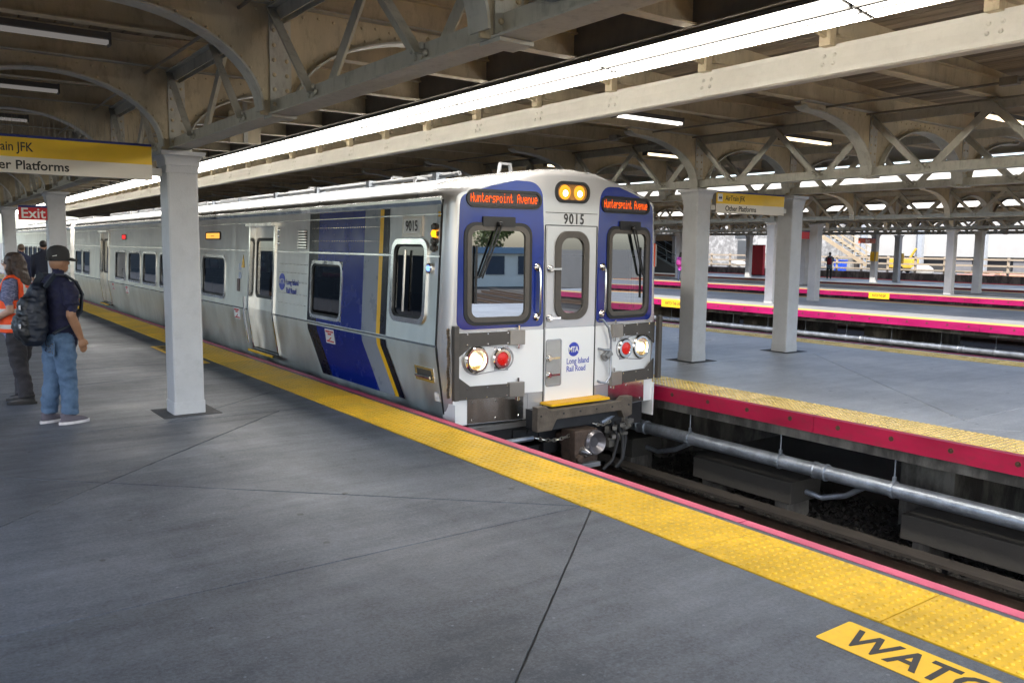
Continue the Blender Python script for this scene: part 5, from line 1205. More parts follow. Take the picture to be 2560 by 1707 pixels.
# ================================================================== people
import numpy as np
def smat(name, c, r=.75, **k): return M(name, c, r, 0, k.pop('var', .15), k.pop('scale', 14), k.pop('bump', .15), k.pop('bscale', 60), **k)
SKIN_A = smat('skin_brown', (0.30, 0.155, 0.085), .5, var=.08, bump=0); SKIN_B = smat('skin_light', (0.45, 0.27, 0.19), .5, var=.06, bump=0)
class Body:
    """closed lofts fused by a voxel remesh into one skin; each loft carries a material"""
    def __init__(s): s.mb = MB(); s.sp = []; s.sm = []
    def rings(s, R, mi, n=20):        # horizontal ellipses: (cx, cy, z, rx, ry)
        vs = []; fs = []
        for (cx, cy, z, rx, ry) in R:
            for k in range(n):
                a = 2 * pi * k / n; vs.append((cx + rx * math.cos(a), cy + ry * math.sin(a), z))
        for i in range(len(R) - 1):
            for k in range(n): fs.append((i * n + k, i * n + (k + 1) % n, (i + 1) * n + (k + 1) % n, (i + 1) * n + k))
        fs += [tuple(range(n))[::-1], tuple((len(R) - 1) * n + k for k in range(n))]
        s.mb.add(vs, fs)
        for (a, b) in zip(R, R[1:]):
            m = 4
            for j in range(m + 1):
                t = j / m; c = [a[i] + (b[i] - a[i]) * t for i in range(5)]
                r = min(c[3], c[4]) * .9
                for d in np.linspace(-1, 1, 3):
                    s.sp.append((c[0] + d * max(0, c[3] - r), c[1] + d * max(0, c[4] - r) * (0 if c[3] > c[4] else 1), c[2], r)); s.sm.append(mi)
    def limb(s, pts, rad, mi, n=14):
        s.mb.tube(pts, rad, n)
        for i in range(len(pts) - 1):
            for j in range(6):
                t = j / 5; p = [pts[i][k] + (pts[i + 1][k] - pts[i][k]) * t for k in range(3)]; s.sp.append((*p, rad[i] + (rad[i + 1] - rad[i]) * t)); s.sm.append(mi)
    def ell(s, c, r, mi, n=14):
        P = []
        for i in range(1, 9):
            a = pi * i / 9; P.append((c[0], c[1], c[2] - r[2] * math.cos(a), r[0] * math.sin(a), r[1] * math.sin(a)))
        vs = []; fs = []
        for (cx, cy, z, rx, ry) in P:
            for k in range(n): vs.append((cx + rx * math.cos(2 * pi * k / n), cy + ry * math.sin(2 * pi * k / n), z))
        for i in range(7):
            for k in range(n): fs.append((i * n + k, i * n + (k + 1) % n, (i + 1) * n + (k + 1) % n, (i + 1) * n + k))
        fs += [tuple(range(n))[::-1], tuple(7 * n + k for k in range(n))]
        s.mb.add(vs, fs); rm = min(r)
        for d in (-1, 0, 1): s.sp.append((c[0], c[1], c[2] + d * max(0, r[2] - rm), rm)); s.sm.append(mi)
    def mesh(s, name, mats, vox, smooth=3, fold=(), amp=.007):
        me = s.mb.mesh(name, mats[0], recalc=True); o = bpy.data.objects.new('tmp', me); COL.objects.link(o)
        r = o.modifiers.new('r', 'REMESH'); r.mode = 'VOXEL'; r.voxel_size = vox
        if smooth: q = o.modifiers.new('s', 'SMOOTH'); q.factor = .5; q.iterations = smooth
        dg = bpy.context.evaluated_depsgraph_get(); out = bpy.data.meshes.new_from_object(o.evaluated_get(dg)); bpy.data.objects.remove(o)
        out.name = name; out.materials.clear()
        for m in mats: out.materials.append(m)
        nf = len(out.polygons); c = np.empty(nf * 3); out.polygons.foreach_get('center', c); c = c.reshape(-1, 3)
        S = np.array(s.sp); d = np.empty((nf, len(S)))
        for j in range(len(S)): d[:, j] = np.sqrt(((c - S[j, :3]) ** 2).sum(1)) - S[j, 3]
        mi_ = np.array(s.sm)[d.argmin(1)].astype(np.int32)
        if fold:
            from mathutils import noise as NZ
            nv = len(out.vertices); wgt = np.zeros(nv); co = np.empty(nv * 3); out.vertices.foreach_get('co', co); co = co.reshape(-1, 3); nr = np.empty(nv * 3); out.vertices.foreach_get('normal', nr); nr = nr.reshape(-1, 3)
            for p, m_ in zip(out.polygons, mi_):
                if m_ in fold: wgt[list(p.vertices)] = 1
            for i in np.nonzero(wgt)[0]:
                x, y, z = co[i]; q = NZ.noise(Vector((x * 7 + z * 6, y * 7, z * 15 + x * 5))) + .55 * NZ.noise(Vector((x * 16, y * 16 + z * 9, z * 30)))
                co[i] += nr[i] * amp * (q - .15)
            out.vertices.foreach_set('co', co.reshape(-1))
        out.polygons.foreach_set('material_index', mi_); out.polygons.foreach_set('use_smooth', np.ones(nf, dtype=bool)); out.update()
        return out
def hand(B, wr, d, side_, mi, curl=.5, fine=True):
    """palm, four unequal fingers with a bend, thumb off the side of the palm"""
    wr = Vector(wr); d = Vector(d).normalized(); up = Vector((0, 1, 0)); up = (up - d * up.dot(d)).normalized(); x = d.cross(up) * side_
    B.limb([wr, wr + d * .045, wr + d * .09], [.026, .034, .030], mi); B.limb([wr + d * .05 + up * .018, wr + d * .085 + up * .026], [.022, .02], mi); B.limb([wr + d * .05 - up * .018, wr + d * .085 - up * .026], [.022, .02], mi)
    if not fine: B.limb([wr + d * .08, wr + d * .17], [.03, .015], mi); return
    for i, (o, l) in enumerate(((.032, .068), (.011, .078), (-.011, .073), (-.031, .056))):
        a = wr + d * .088 + up * o; b = a + d * l * .5 - x * l * .12 * curl; c = b + (d * .8 - x * .7 * curl) * l * .55
        B.limb([a, b, c], [.0105, .0100, .0085], mi, 8)
    a = wr + d * .025 + up * .03; B.limb([a, a + d * .035 + up * .028 - x * .01, a + d * .075 + up * .034 - x * .02], [.0135, .012, .009], mi, 8)
def head(B, z, mi, y=0.0, tilt=0):
    B.ell((0, y + .012, z), (.076, .096, .108), mi); B.ell((0, y + .045, z - .058), (.056, .058, .056), mi); B.limb([(0, y + .095, z + .02), (0, y + .122, z - .022)], [.010, .017], mi, 8)
    for s in (-1, 1): B.ell((s * .078, y + .0, z - .012), (.010, .022, .034), mi, 8); B.ell((s * .032, y + .088, z + .016), (.02, .014, .012), mi, 8)
    B.limb([(-.022, y + .098, z - .060), (.022, y + .098, z - .060)], [.010, .010], mi, 8)
    B.limb([(0, y - .01, z - .16), (0, y + .005, z - .08)], [.058, .055], mi)
def shoe(par, mats, x, y, rz, sole=True):
    e = MB(); up = Body()
    up.rings([(0, .05, .012, .048, .14), (0, .05, .035, .050, .142), (0, .035, .06, .046, .118), (0, -.01, .085, .043, .075), (0, -.03, .115, .045, .058)], 0)
    me = up.mesh('shoe', [mats[0]], .012, 2); o = OBJ('shoe', me, par, (x, y, 0), (0, 0, rz))
    so = MB(); P = []
    for k in range(24):
        a = 2 * pi * k / 24; P.append((.054 * math.cos(a) * (1 - .12 * math.sin(a) * 0), .05 + .155 * math.sin(a)))
    so.prism(P, lambda u, v, d: (u, v, d), 0.0, .028); so.build('sole', mats[1], o, bevel=.004)
    return o
JEANS = smat('denim', (0.055, 0.105, 0.19), .9, var=.2, scale=9, bump=.7, bscale=14, col2=(0.11, 0.18, 0.29), fac=(.3, .8)); TEE = smat('navy_tee', (0.008, 0.009, 0.035), .85, var=.3, bump=.4, bscale=18)
# ---- man with cap
H = 1.0
pm = EMPTY('person', (1.245, 9.60, 0), -math.radians(68)); TAG(pm, 'person in dark cap, navy T-shirt and blue jeans facing the train', 'person')
B = Body()
B.rings([(0, -.01, .80, .188, .150), (0, -.005, .86, .190, .155), (0, .01, .95, .186, .160), (0, .015, 1.08, .184, .155), (0, 0, 1.22, .194, .145), (0, -.01, 1.36, .206, .132), (0, -.015, 1.44, .196, .112), (0, -.012, 1.495, .125, .09), (0, -.008, 1.525, .070, .075)], 1)
for s in (-1, 1):
    sx = s * .098; fy = .03 if s > 0 else -.05
    B.limb([(sx * .9, -.02, .88), (sx * 1.02, -.025, .74), (sx * 1.06, fy * .4 - .015, .48), (sx * 1.10, fy - .03, .26), (sx * 1.12, fy - .04, .10)], [.112, .112, .092, .084, .082], 2)
    B.ell((sx * .75, -.09, .84), (.085, .075, .10), 2)
    B.limb([(s * .19, -.015, 1.43), (s * .235, -.015, 1.34), (s * .262, -.012, 1.22)], [.075, .078, .080], 1)
    el = (s * .258, -.03, 1.12); wr = (s * .232, .075, .885)
    B.limb([(s * .255, -.012, 1.24), el, (s * .252, .02, 1.01), wr], [.052, .047, .045, .031], 0)
    hand(B, wr, (0, .25, -1), s, 0, .7)
head(B, 1.645, 0, .005)
me = B.mesh('body', [SKIN_A, TEE, JEANS], .0105, 3, (1, 2), .014); OBJ('body', me, pm)
cap = MB(); prof = [(.092, -.035), (.098, .0), (.100, .035), (.092, .075), (.066, .108), (.03, .122), (.004, .125)]
cap.lathe(prof, 24, (0, 0, 0)); cap.v = [(x * .92, y * 1.10 + .012, z) for x, y, z in cap.v]
bn = 10; cv = []; cf = []
for i in range(bn + 1):
    a = pi * i / bn; cv += [(.084 * math.cos(a), .085 + .05 * math.sin(a), -.015), (.078 * math.cos(a), .095 + .115 * math.sin(a) ** .7, -.028 - .012 * abs(math.cos(a))), (.078 * math.cos(a), .095 + .115 * math.sin(a) ** .7, -.022 - .012 * abs(math.cos(a))), (.084 * math.cos(a), .085 + .05 * math.sin(a), -.005)]
for i in range(bn):
    for k in range(4): cf.append((i * 4 + k, i * 4 + (k + 1) % 4, i * 4 + 4 + (k + 1) % 4, i * 4 + 4 + k))
cap.add(cv, cf); cap = cap.build('cap', smat('cap_black', (0.022, 0.021, 0.021), .8), pm, (0, .005, 1.692), smooth=True)
MB().ring(rrect(-.035, .035, -.03, .012, .015, 4), rrect(-.028, .028, -.022, .004, .01, 4), lambda u, v, d: (u, -.095 - d, v), .0, .006).build('cap_strap', MATS['cap_black'], cap)
MB().prism([(-.02, .02), (.03, .012), (.03, .018), (-.02, .026)], lambda u, v, d: (.075 + d * .4, -.06 - u, v), 0, .006).build('cap_mark', WHITE, cap)
for s in (-1, 1):
    fy = .03 if s > 0 else -.05; shoe(pm, (smat('sneaker_grey', (0.10, 0.09, 0.115), .8), smat('sole_white', (0.6, 0.58, 0.6), .6, bump=0)), s * .112, fy - .045, -s * .12)
m = MB(); P = rrect(-.07, .07, -.09, .07, .03, 3)
m.prism([(u, v) for u, v in P], lambda u, v, d: (.095 + u, -.155 - d, .80 + v), .0, .008); m.build('back_pocket', JEANS, pm)
m = MB(); rd = random.Random(4)
for k in range(26): m.lathe([(.006, 0), (.004, .004)], 6, (.035 + .12 * rd.random(), -.164, .735 + .12 * rd.random()), Matrix.Rotation(pi / 2, 3, 'X'))
m.build('pocket_studs', CHROME, pm)
# ---- his backpack
bp_ = EMPTY('backpack', (1.245, 9.60, 0), -math.radians(68)); TAG(bp_, 'large dark blue backpack hanging from the shoulders of the capped man', 'backpack')
B = Body()
B.rings([(0, -.30, .80, .12, .08), (0, -.305, .86, .175, .130), (0, -.31, 1.0, .200, .160), (0, -.295, 1.15, .195, .150), (0, -.265, 1.30, .165, .115), (0, -.225, 1.42, .11, .07), (0, -.20, 1.46, .07, .04)], 0); B.rings([(0, -.40, .86, .10, .05), (0, -.43, .92, .145, .065), (0, -.435, 1.04, .15, .065), (0, -.42, 1.13, .13, .05)], 1); B.rings([(0, -.39, 1.14, .10, .04), (0, -.40, 1.22, .11, .045), (0, -.36, 1.31, .09, .04)], 1)
BPK = smat('backpack_navy', (0.005, 0.009, 0.020), .55, var=.3, bump=.6, bscale=16); BPK2 = smat('backpack_black', (0.006, 0.007, 0.009), .5, var=.3, bump=.6, bscale=16)
bo = OBJ('bag_body', B.mesh('bag_body', [BPK, BPK2], .012, 3, (0, 1), .016), bp_); bo.scale = (.9, .86, .94); bo.location = (0, -.02, .07)
for s in (-1, 1):
    st_ = MB(); pts = [(s * .10, -.19, 1.40), (s * .125, -.10, 1.525), (s * .135, -.01, 1.522), (s * .145, .10, 1.45), (s * .155, .155, 1.32), (s * .165, .13, 1.16), (s * .18, .0, 1.02), (s * .175, -.16, .95)]
    pts = [Vector(p) for p in pts]
    for a, b in zip(pts, pts[1:]): st_.bar(a, b + (b - a).normalized() * .01, .055, .014, up=(0, .6, 1))
    st_.build('strap', smat('strap_grey', (0.022, 0.030, 0.045), .7), bp_)
for (x, y, z) in ((.09, -.445, 1.03), (.045, -.415, 1.21)): MB().bb(x - .012, x + .012, y - .006, y + .004, z - .022, z + .022).build('reflective_tag', M('tag_bright', (0.7, 0.75, 0.8), 0.2, 0.6), bp_)
# ---- woman in vest
pw = EMPTY('person', (1.00, 11.05, 0), math.radians(66)); TAG(pw, 'person with long brown hair, orange safety vest and black trousers at the left edge', 'person')
SH = smat('striped_shirt', (0.13, 0.15, 0.30), .85, var=.4, scale=24, bump=.2, col2=(0.28, 0.29, 0.42), stretch=(1, 1, 6)); BLK = smat('black_trousers', (0.022, 0.021, 0.026), .85, var=.3, bump=.4, bscale=18)
B = Body()
B.rings([(0, 0, .80, .19, .16), (0, 0, .88, .195, .165), (0, .01, 1.0, .185, .16), (0, .02, 1.12, .178, .16), (0, .02, 1.24, .182, .16), (0, .0, 1.35, .180, .13), (0, -.01, 1.42, .165, .10), (0, -.01, 1.47, .095, .08), (0, 0, 1.495, .06, .065)], 1)
for s in (-1, 1):
    sx = s * .10; fy = .04 if s > 0 else -.06
    B.limb([(sx * .9, -.01, .86), (sx * 1.0, -.02, .70), (sx * 1.05, fy * .5, .46), (sx * 1.08, fy - .02, .26), (sx * 1.1, fy - .03, .08)], [.118, .11, .088, .08, .085], 2)
    B.limb([(s * .17, 0, 1.40), (s * .215, 0, 1.30), (s * .235, .0, 1.19)], [.068, .070, .070], 1)
    el = (s * .245, -.02, 1.08); wr = (s * .20, .16, .98) if s < 0 else (s * .21, .12, .93)
    B.limb([(s * .23, 0, 1.20), el, wr], [.048, .045, .030], 0); hand(B, wr, (-s * .2, .7, -.5), s, 0, .6)
head(B, 1.60, 0, .0)
OBJ('body', B.mesh('body', [SKIN_B, SH, BLK], .0115, 3, (1, 2), .012), pw)
hb = Body(); hb.ell((0, -.005, 1.625), (.096, .112, .115), 0); hb.rings([(0, -.075, 1.22, .06, .03), (0, -.085, 1.28, .115, .055), (0, -.08, 1.38, .135, .075), (0, -.06, 1.48, .125, .085), (0, -.035, 1.58, .105, .095), (0, -.02, 1.66, .09, .09)], 0)
for s in (-1, 1): hb.limb([(s * .085, .02, 1.63), (s * .098, .025, 1.52), (s * .10, .03, 1.40)], [.025, .032, .02], 0)
hm = hb.mesh('hair', [smat('hair_brown', (0.045, 0.022, 0.012), .5, var=.5, scale=30, bump=.8, bscale=70, stretch=(1.5, 1.5, .12))], .012, 2, (0,), .012); OBJ('hair', hm, pw)
gl = MB(); gl.tube([(-.08, -.01, 1.62), (-.078, .1, 1.622)], .003, 5); gl.tube([(.08, -.01, 1.62), (.078, .1, 1.622)], .003, 5)
for s in (-1, 1): gl.tube([(s * .036 + .028 * math.cos(k * pi / 6), .108, 1.615 + .02 * math.sin(k * pi / 6)) for k in range(13)], .003, 5)
gl.build('glasses', CHROME, pw)
OR = smat('vest_orange', (0.85, 0.085, 0.012), .7, var=.1, bump=.3, bscale=18); RF = smat('vest_reflective', (0.55, 0.56, 0.54), .4, var=.05, bump=0)
vb = Body(); VR = [(0, 0, .83, .207, .178), (0, 0, .90, .211, .182), (0, .01, 1.0, .203, .178), (0, .02, 1.12, .196, .178), (0, .02, 1.24, .199, .178), (0, .0, 1.35, .195, .150), (0, -.01, 1.43, .175, .118), (0, -.01, 1.475, .11, .098)]
n_ = 40; vv = []; vf = []; vm = []
Zs = []; 
for i in range(len(VR) - 1):
    for j in range(5): Zs.append(tuple(VR[i][k] + (VR[i + 1][k] - VR[i][k]) * j / 5 for k in range(5)))
Zs.append(VR[-1])
for (cx, cy, z, rx, ry) in Zs:
    for k in range(n_): vv.append((cx + rx * math.cos(2 * pi * k / n_), cy + ry * math.sin(2 * pi * k / n_), z))
for i in range(len(Zs) - 1):
    for k in range(n_):
        z = Zs[i][2]; x = Zs[i][3] * math.cos(2 * pi * (k + .5) / n_)
        if z > 1.18 and abs(x) > .150 + .03 * (1.45 - z): continue
        vf.append((i * n_ + k, i * n_ + (k + 1) % n_, (i + 1) * n_ + (k + 1) % n_, (i + 1) * n_ + k)); vm.append(1 if (.865 < z < .915 or 1.04 < z < 1.09 or .075 < abs(x) < .115) else 0)
q = MB(); q.v = vv; q.f = vf; q.m = vm; vo = q.build('safety_vest', [OR, RF], pw, smooth=True, recalc=False, angle=None); so_ = vo.modifiers.new('thick', 'SOLIDIFY'); so_.thickness = .008
for s in (-1, 1):
    fy = .04 if s > 0 else -.06; shoe(pw, (smat('boot_black', (0.014, 0.013, 0.013), .6), smat('boot_sole', (0.012, 0.012, 0.012), .8)), s * .11, fy - .035, -s * .1)
# ---- simpler figures further away
def figure(x, y, rz, h, top, leg, skin, hair, label, z=0.0, vox=.022, pack=None, stride=.10, look=0.0, hood=False, phone=False):
    e = EMPTY('person', (x, y, z), rz); k = h / 1.75
    B = Body(); B.rings([(0, 0, .78, .185, .14), (0, 0, .90, .185, .14), (0, 0, 1.05, .175, .13), (0, 0, 1.22, .195, .135), (0, -.01, 1.36, .215, .125), (0, -.01, 1.44, .18, .10), (0, 0, 1.50, .07, .07)], 1)
    for s in (-1, 1):
        sx = s * .095; fy = s * stride
        B.limb([(sx, 0, .88), (sx * 1.05, fy * .5 + .02, .47), (sx * 1.05, fy - .02, .07)], [.098, .075, .058], 2); B.ell((sx * 1.05, fy + .05, .04), (.045, .12, .045), 3)
        if phone: B.limb([(s * .20, 0, 1.41), (s * .24, .02, 1.16), (s * .10, .24, 1.16)], [.068, .055, .042], 1); B.limb([(s * .10, .24, 1.16), (s * .03, .32, 1.20)], [.034, .028], 0)
        else: B.limb([(s * .20, 0, 1.41), (s * .25, -.02, 1.14), (s * .25, -s * stride * .6 + .04, .90)], [.068, .056, .045], 1); hand(B, (s * .25, -s * stride * .6 + .05, .89), (0, .1, -1), s, 0, .5, False)
    head(B, 1.63, 0)
    me = B.mesh('body', [skin, top, leg, smat('shoe_dark', (0.015, 0.013, 0.012), .6)] if not hood else [skin, top, leg, smat('shoe_pale', (0.45, 0.6, 0.68), .6)], vox, 2); o = OBJ('body', me, e); o.scale = (k, k, k)
    hb = Body(); hb.ell((0, -.012, 1.66), (.088, .106, .095), 0)
    if hood: hb.rings([(0, -.07, 1.38, .10, .05), (0, -.06, 1.5, .10, .06), (0, -.04, 1.6, .08, .07)], 0)
    oh = OBJ('hair', hb.mesh('hair', [hair], vox, 2), e); oh.scale = (k, k, k)
    TAG(e, label, 'person')
    if pack:
        b = EMPTY('backpack', (x, y, z), rz); P = Body(); P.rings([(0, -.20, .92 * k, .12, .06), (0, -.23, 1.0 * k, .16, .11), (0, -.23, 1.2 * k, .16, .12), (0, -.20, 1.38 * k, .12, .07)], 0); OBJ('bag_body', P.mesh('bag_body', [pack[0]], vox, 2), b)
        for s in (-1, 1): MB().tube([(s * .1, -.13, 1.36 * k), (s * .13, .0, 1.50 * k), (s * .14, .13, 1.36 * k), (s * .16, .02, 1.08 * k)], .022, 6).build('strap', pack[0], b)
        TAG(b, pack[1], 'backpack')
    return e
SUIT = smat('suit_navy', (0.007, 0.009, 0.022), .8); SUIT2 = smat('suit_blue', (0.012, 0.018, 0.055), .8); HD = smat('hair_dark', (0.015, 0.011, 0.009), .6); HG = smat('hair_grey', (0.12, 0.085, 0.06), .6)
figure(2.90, 24.6, math.radians(-8), 1.88, SUIT, SUIT, SKIN_B, HD, 'tall person in dark suit walking away behind the capped man')
figure(2.58, 26.4, math.radians(-15), 1.78, SUIT2, SUIT, SKIN_B, HG, 'shorter person in navy suit walking away between the left columns')
figure(1.32, 22.5, math.radians(-10), 1.80, SUIT, SUIT2, SKIN_B, HD, 'dark clothed person cut off at the far left picture edge')
figure(36.2, 33.6, math.radians(-75), 1.66, smat('jacket_pink', (0.62, 0.07, 0.60), .8), smat('jeans_dark', (0.02, 0.03, 0.07), .8), SKIN_B, HD, 'person in bright pink jacket waiting on a far platform', pack=(smat('pack_purple', (0.22, 0.02, 0.16), .7), 'purple backpack worn by the person in the pink jacket'), stride=.04, hood=True, phone=True)
figure(49.2, 32.6, math.radians(-62), 1.74, smat('jacket_blue_grey', (0.16, 0.22, 0.27), .8), smat('trousers_dark', (0.02, 0.018, 0.015), .8), SKIN_A, HD, 'person looking at a phone on the farthest platform', pack=(smat('pack_red', (0.22, 0.015, 0.025), .7), 'dark red backpack on the person looking at a phone'), stride=.05, phone=True)
figure(55.6, 44.2, math.radians(60), 1.75, smat('shirt_white', (0.6, 0.45, 0.42), .8), smat('trousers_grey', (0.05, 0.05, 0.06), .8), SKIN_A, HD, 'worker in pale shirt behind the wooden railing', z=.42, stride=.06)

figure(DRIVER_SPOT[0], DRIVER_SPOT[1], math.radians(180), 1.74, smat('uniform_dark', (0.02, 0.022, 0.03), .8), smat('uniform_trousers', (0.015, 0.015, 0.02), .8), SKIN_A, HD, 'train driver in dark uniform standing inside the cab', z=.02, stride=.03, phone=True)
# ================================================================== beyond the farthest platform
LUM = M('timber_pale', (0.55, 0.42, 0.27), 0.8, 0, 0.2, 4, stretch=(4, 4, .5)); LUMW = M('timber_white', (0.34, 0.29, 0.235), 0.7, 0, 0.1, 4)
WALLW = M('pale_wall', (0.30, 0.30, 0.295), 0.8, 0, 0.06, .8); BLOCK = M('block_wall', (0.20, 0.20, 0.20), 0.9, 0, 0.25, 2.2, col2=(0.30, 0.30, 0.30))
gb = MB().bb(52.75, 75, -15, 110, -1.46, .34); TAG(gb.build('yard', M('yard_ground', (0.12, 0.12, 0.125), 0.9, 0, 0.3, .7, .3, 8)), kind='structure')
rl = MB().bb(51.35, 51.75, -10, 95, -.02, .03); rl.build('warning_strip', M('strip_red', (0.70, 0.02, 0.05), 0.5), PE)
e = EMPTY('retaining_wall', (52.5, 0, 0)); TAG(e, 'low dark concrete retaining wall behind the farthest platform', 'wall')
bm_ = MB().bb(-.2, .2, -2.96, 2.96, -1.4, .46).mesh('wall_panel', CONC)
for k in range(17): OBJ('wall_panel', bm_, e, (0, -6 + 5.96 * k, 0))
e = EMPTY('timber_railing', (53.4, 0, .3)); TAG(e, 'long pale timber guard railing along the construction site', 'railing')
pm_ = MB().bb(-.06, .06, -.06, .06, 0, 1.22).mesh('post', LUMW); r_ = MB().bb(-.03, .03, -1.88, 1.88, -.055, .055).mesh('rail', LUMW)
for k in range(34):
    OBJ('post', pm_, e, (0, 12 + 1.9 * k, 0))
    if k % 2 == 0:
        for z in (1.10, .72, .34): OBJ('rail', r_, e, (-.09, 13.9 + 1.9 * k, z))
# pale building with dark bays under a deep white wall
e = EMPTY('site_building', (62, 0, .34)); TAG(e, 'long white walled building with dark loading bays beyond the timber railing', 'building')
MB().bb(0, 1, -5, 39, 1.15, 4.9).build('white_wall', WALLW, e); MB().bb(.5, 6, -5, 60, 0, 1.15).build('dark_bay', M('bay_dark', (0.03, 0.03, 0.032), 0.9), e)
for k in range(9): MB().bb(-.35, .05, 1 + 4.6 * k, 1.35 + 4.6 * k, 0, 4.9).build('pilaster', M('pilaster_blue_grey', (0.24, 0.26, 0.29), 0.7), e)
for k in range(7): MB().bb(.3, .52, 2.2 + 4.6 * k, 4.0 + 4.6 * k, .05, 1.1).build('bay_door', M('bay_door_grey', (0.13, 0.13, 0.14), 0.8), e)
MB().bb(-.1, 6, -5, 60, 4.9, 5.3).build('parapet', M('parapet_grey', (0.45, 0.45, 0.44), 0.8), e)
e = EMPTY('block_building', (60.5, 0, .34)); TAG(e, 'grey block wall building with dark doorway behind the far stair', 'building')
MB().bb(0, 8, 39.2, 75, 0, 5).build('block_wall', BLOCK, e); MB().bb(-.03, .1, 48.2, 49.4, 0.1, 2.3).build('doorway', M('door_dark', (0.05, 0.055, 0.06), 0.7), e); MB().bb(-.04, .1, 43.0, 47.2, 1.15, 2.45).build('white_hoarding', WALLW, e); MB().bb(-.06, .1, 47.9, 49.7, 2.5, 2.75).build('door_lintel', M('door_dark', (0.05, 0.055, 0.06), 0.7), e)
for k in range(12): MB().bb(-.02, 0.0, 39.4 + 3 * k, 42.3 + 3 * k, .02, .05).build('block_course', BLOCK, e)
def stair(x, ya, za, yb, zb, wd, n, mat, treads, lab, wall=False):
    e = EMPTY('steel_stair', (x, 0, 0)); TAG(e, lab, 'stair')
    for s in (-wd / 2, wd / 2):
        MB().bar((s, ya, za), (s, yb, zb), .06, .28).build('stringer', mat, e); MB().bar((s, ya, za + .95), (s, yb, zb + .95), .05, .05).build('handrail', mat, e); MB().bar((s, ya, za + .5), (s, yb, zb + .5), .035, .035).build('midrail', mat, e)
        for k in range(6):
            t = k / 5; p = Vector((s, ya + (yb - ya) * t, za + (zb - za) * t)); MB().bar(p, p + Vector((0, 0, .95)), .04, .04).build('baluster', mat, e)
    tm = MB().bb(-wd / 2, wd / 2, -.14, .14, -.02, .02).mesh('tread', treads)
    for k in range(n):
        t = (k + .5) / n; OBJ('tread', tm, e, (0, ya + (yb - ya) * t, za + (zb - za) * t))
    if wall:
        m = MB(); m.prism([(ya, 0), (yb, 0), (yb, zb), (ya, za)], lambda u, v, d: (d, u, v), -wd / 2 - .05, -wd / 2 - .04); m.build('side_panel', M('stair_panel_dark', (0.06, 0.06, 0.062), 0.7), e)
    return e
stair(57.5, 39.6, 3.6, 34.6, .8, 1.5, 14, M('stair_tan', (0.30, 0.24, 0.16), 0.6), M('tread_blue_grey', (0.20, 0.25, 0.30), 0.6), 'tan steel stair rising to the left in the construction site')
stair(48.6, 52.5, 3.4, 44.2, .1, 1.6, 18, M('stair_grey', (0.16, 0.19, 0.20), 0.5, 0.4), M('tread_dark', (0.08, 0.08, 0.08), 0.7), 'dark platform stair behind the pink jacketed person', True)
e = EMPTY('stair_enclosure', (49.8, 50, 0)); TAG(e, 'dark stair enclosure wall with tan fascia on the farthest platform', 'enclosure'); MB().bb(-.1, .1, -4, 12, 0, 2.5).build('wall', M('enclosure_dark', (0.045, 0.042, 0.038), 0.8), e); MB().bb(-1.2, -1.0, -4, 9, 2.45, 2.95).build('fascia', M('fascia_tan', (0.45, 0.34, 0.24), 0.7), e)
e = EMPTY('red_cabinet', (49.9, 38.9, 0)); TAG(e, 'tall bright red panel standing on the farthest platform', 'panel'); MB().bb(-.12, .12, -.55, .55, .05, 2.15).build('panel', M('cabinet_red', (0.55, 0.012, 0.03), 0.45), e, bevel=.02); MB().bb(-.16, .16, -.6, .6, 0, .05).build('plinth', DARK, e); MB().bb(-.13, .13, -.56, .56, 2.15, 2.19).build('cap', DARK, e)
e = EMPTY('refuse_bin', (56.0, 36.2, .34)); TAG(e, 'bright blue bin by the tan steel stair', 'bin'); MB().prism([(-.3, 0), (.3, 0), (.36, .75), (-.36, .75)], lambda u, v, d: (d, u, v), -.3, .3).build('tub', M('bin_blue', (0.015, 0.06, 0.42), 0.45), e, bevel=.02); MB().bb(-.34, .34, -.39, .39, .75, .83).build('lid', M('bin_blue', (0.015, 0.06, 0.42), 0.45), e, bevel=.02)
e = EMPTY('site_compressor', (56.5, 31.7, .34)); TAG(e, 'small yellow site machine behind the timber railing', 'machine'); YM = M('machine_yellow', (0.45, 0.30, 0.04), 0.5)
MB().bb(-.5, .5, -.9, .9, .35, 1.0).build('hood', YM, e, bevel=.08); MB().bb(-.45, .45, -.95, .95, .25, .35).build('chassis', DARK, e); MB().bar((0, .9, .3), (0, 1.6, .35), .08, .08).build('drawbar', DARK, e)
MB().bar((0, -.4, .9), (0, -.9, 1.7), .12, .12).build('boom', YM, e)
for s in (-1, 1): MB().lathe([(.05, -.08), (.24, -.08), (.26, 0), (.24, .08), (.05, .08)], 16, (s * .52, -.1, .26), Matrix.Rotation(pi / 2, 3, 'Y')).build('wheel', BLACK, e)
rd = random.Random(11)
for k in range(9):
    e = EMPTY('timber_length', (55.0 + rd.random() * 2, 21.0 + k * .75, .36 + .09 * (k % 3))); e.rotation_euler = (0, 0, rd.uniform(-.5, .5)); MB().bb(-.05, .05, -1.6, 1.6, 0, .08).build('plank', M('timber_orange' if k % 2 else 'timber_rose', (0.55, 0.28, 0.16) if k % 2 else (0.5, 0.24, 0.2), 0.8), e); TAG(e, '%s loose timber length from the right in the heap behind the railing' % NTH[k], 'timber', 'loose timber in the construction site')
for (x, y, s, lab) in ((55, 29.5, .7, 'white tarpaulin heap behind the railing near the right columns'), (54.6, 44.5, .8, 'white covered heap behind the railing near the red panel')):
    b = Body(); b.ell((0, 0, .2), (s, s * 1.1, .45), 0); b.ell((s * .3, s * .5, .25), (s * .5, s * .6, .4), 0); e = EMPTY('tarpaulin_heap', (x, y, .34)); OBJ('cover', b.mesh('cover', [WALLW], .08, 1), e); TAG(e, lab, 'tarpaulin')
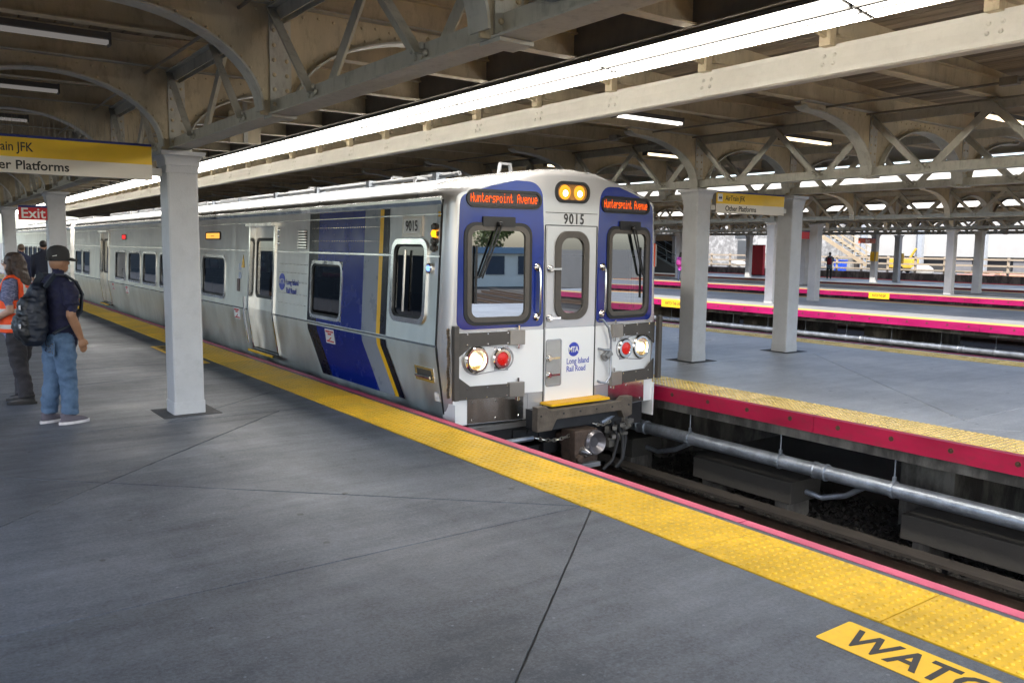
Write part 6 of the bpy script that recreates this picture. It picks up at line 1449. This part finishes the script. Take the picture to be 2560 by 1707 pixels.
# ================================================================== behind the camera, mirrored in the windshields
e = EMPTY('depot_building', (14, -48, -1.4)); TAG(e, 'pale depot building mirrored in the train windshields', 'building')
MB().bb(-34, 30, -8, 0, 0, 2.7).build('wall', M('depot_wall', (0.85, 0.82, 0.72), 0.8, 0, .05, 1), e); MB().bb(-34.4, 30.4, -8.4, .4, 2.7, 3.2).build('roof_band', M('depot_blue', (0.22, 0.32, 0.42), 0.6), e)
wm = MB().bb(-.8, .8, 0, .06, 0, 1.5).mesh('window', M('depot_window', (0.05, 0.07, 0.10), 0.2))
for k in range(22): OBJ('window', wm, e, (-31 + k * 2.8, .02, 1.0))
LEAF = M('leaf_green', (0.07, 0.10, 0.025), 0.7, 0, .4, .5); BARK = M('bark', (0.06, 0.045, 0.03), 0.9)
def tree(x, y, h, sd, lab):
    e = EMPTY('broadleaf_tree', (x, y, -1.45)); rr = random.Random(sd); m = MB()
    m.tube([(0, 0, 0), (.1, 0, h * .3), (.0, .1, h * .6)], [.28, .2, .08], 8)
    for k in range(6):
        a = k * 1.05; m.tube([(.05, .02, h * (.3 + .04 * k)), (math.cos(a) * h * .2, math.sin(a) * h * .2, h * (.55 + .04 * k))], [.10, .03], 6)
    m.build('trunk', BARK, e); c = MB(); cl = [(rr.uniform(-.3, .3) * h, rr.uniform(-.3, .3) * h, h * rr.uniform(.45, .95), h * rr.uniform(.08, .16)) for _ in range(14)]
    for i in range(1500):
        q = cl[i % 14]; d = Vector((rr.gauss(0, 1), rr.gauss(0, 1), rr.gauss(0, 1))).normalized() * q[3] * rr.uniform(.6, 1.1); p = Vector(q[:3]) + d; u = Vector((rr.uniform(-1, 1), rr.uniform(-1, 1), rr.uniform(-1, 1))).normalized(); v = u.orthogonal().normalized(); s = rr.uniform(.12, .26)
        c.add([p - u * s, p + v * s * .5, p + u * s, p - v * s * .5], [(0, 1, 2, 3)])
    c.build('crown', LEAF, e, recalc=False); TAG(e, lab, 'tree')
for i, (x, y, h, lab) in enumerate(((-8, -62, 6, 'left tree mirrored above the depot roof'), (4, -66, 7, 'tall middle tree mirrored above the depot roof'), (16, -63, 5.5, 'right tree mirrored above the depot roof'), (30, -64, 6.5, 'far right tree mirrored above the depot roof'))): tree(x, y, h, i, lab)
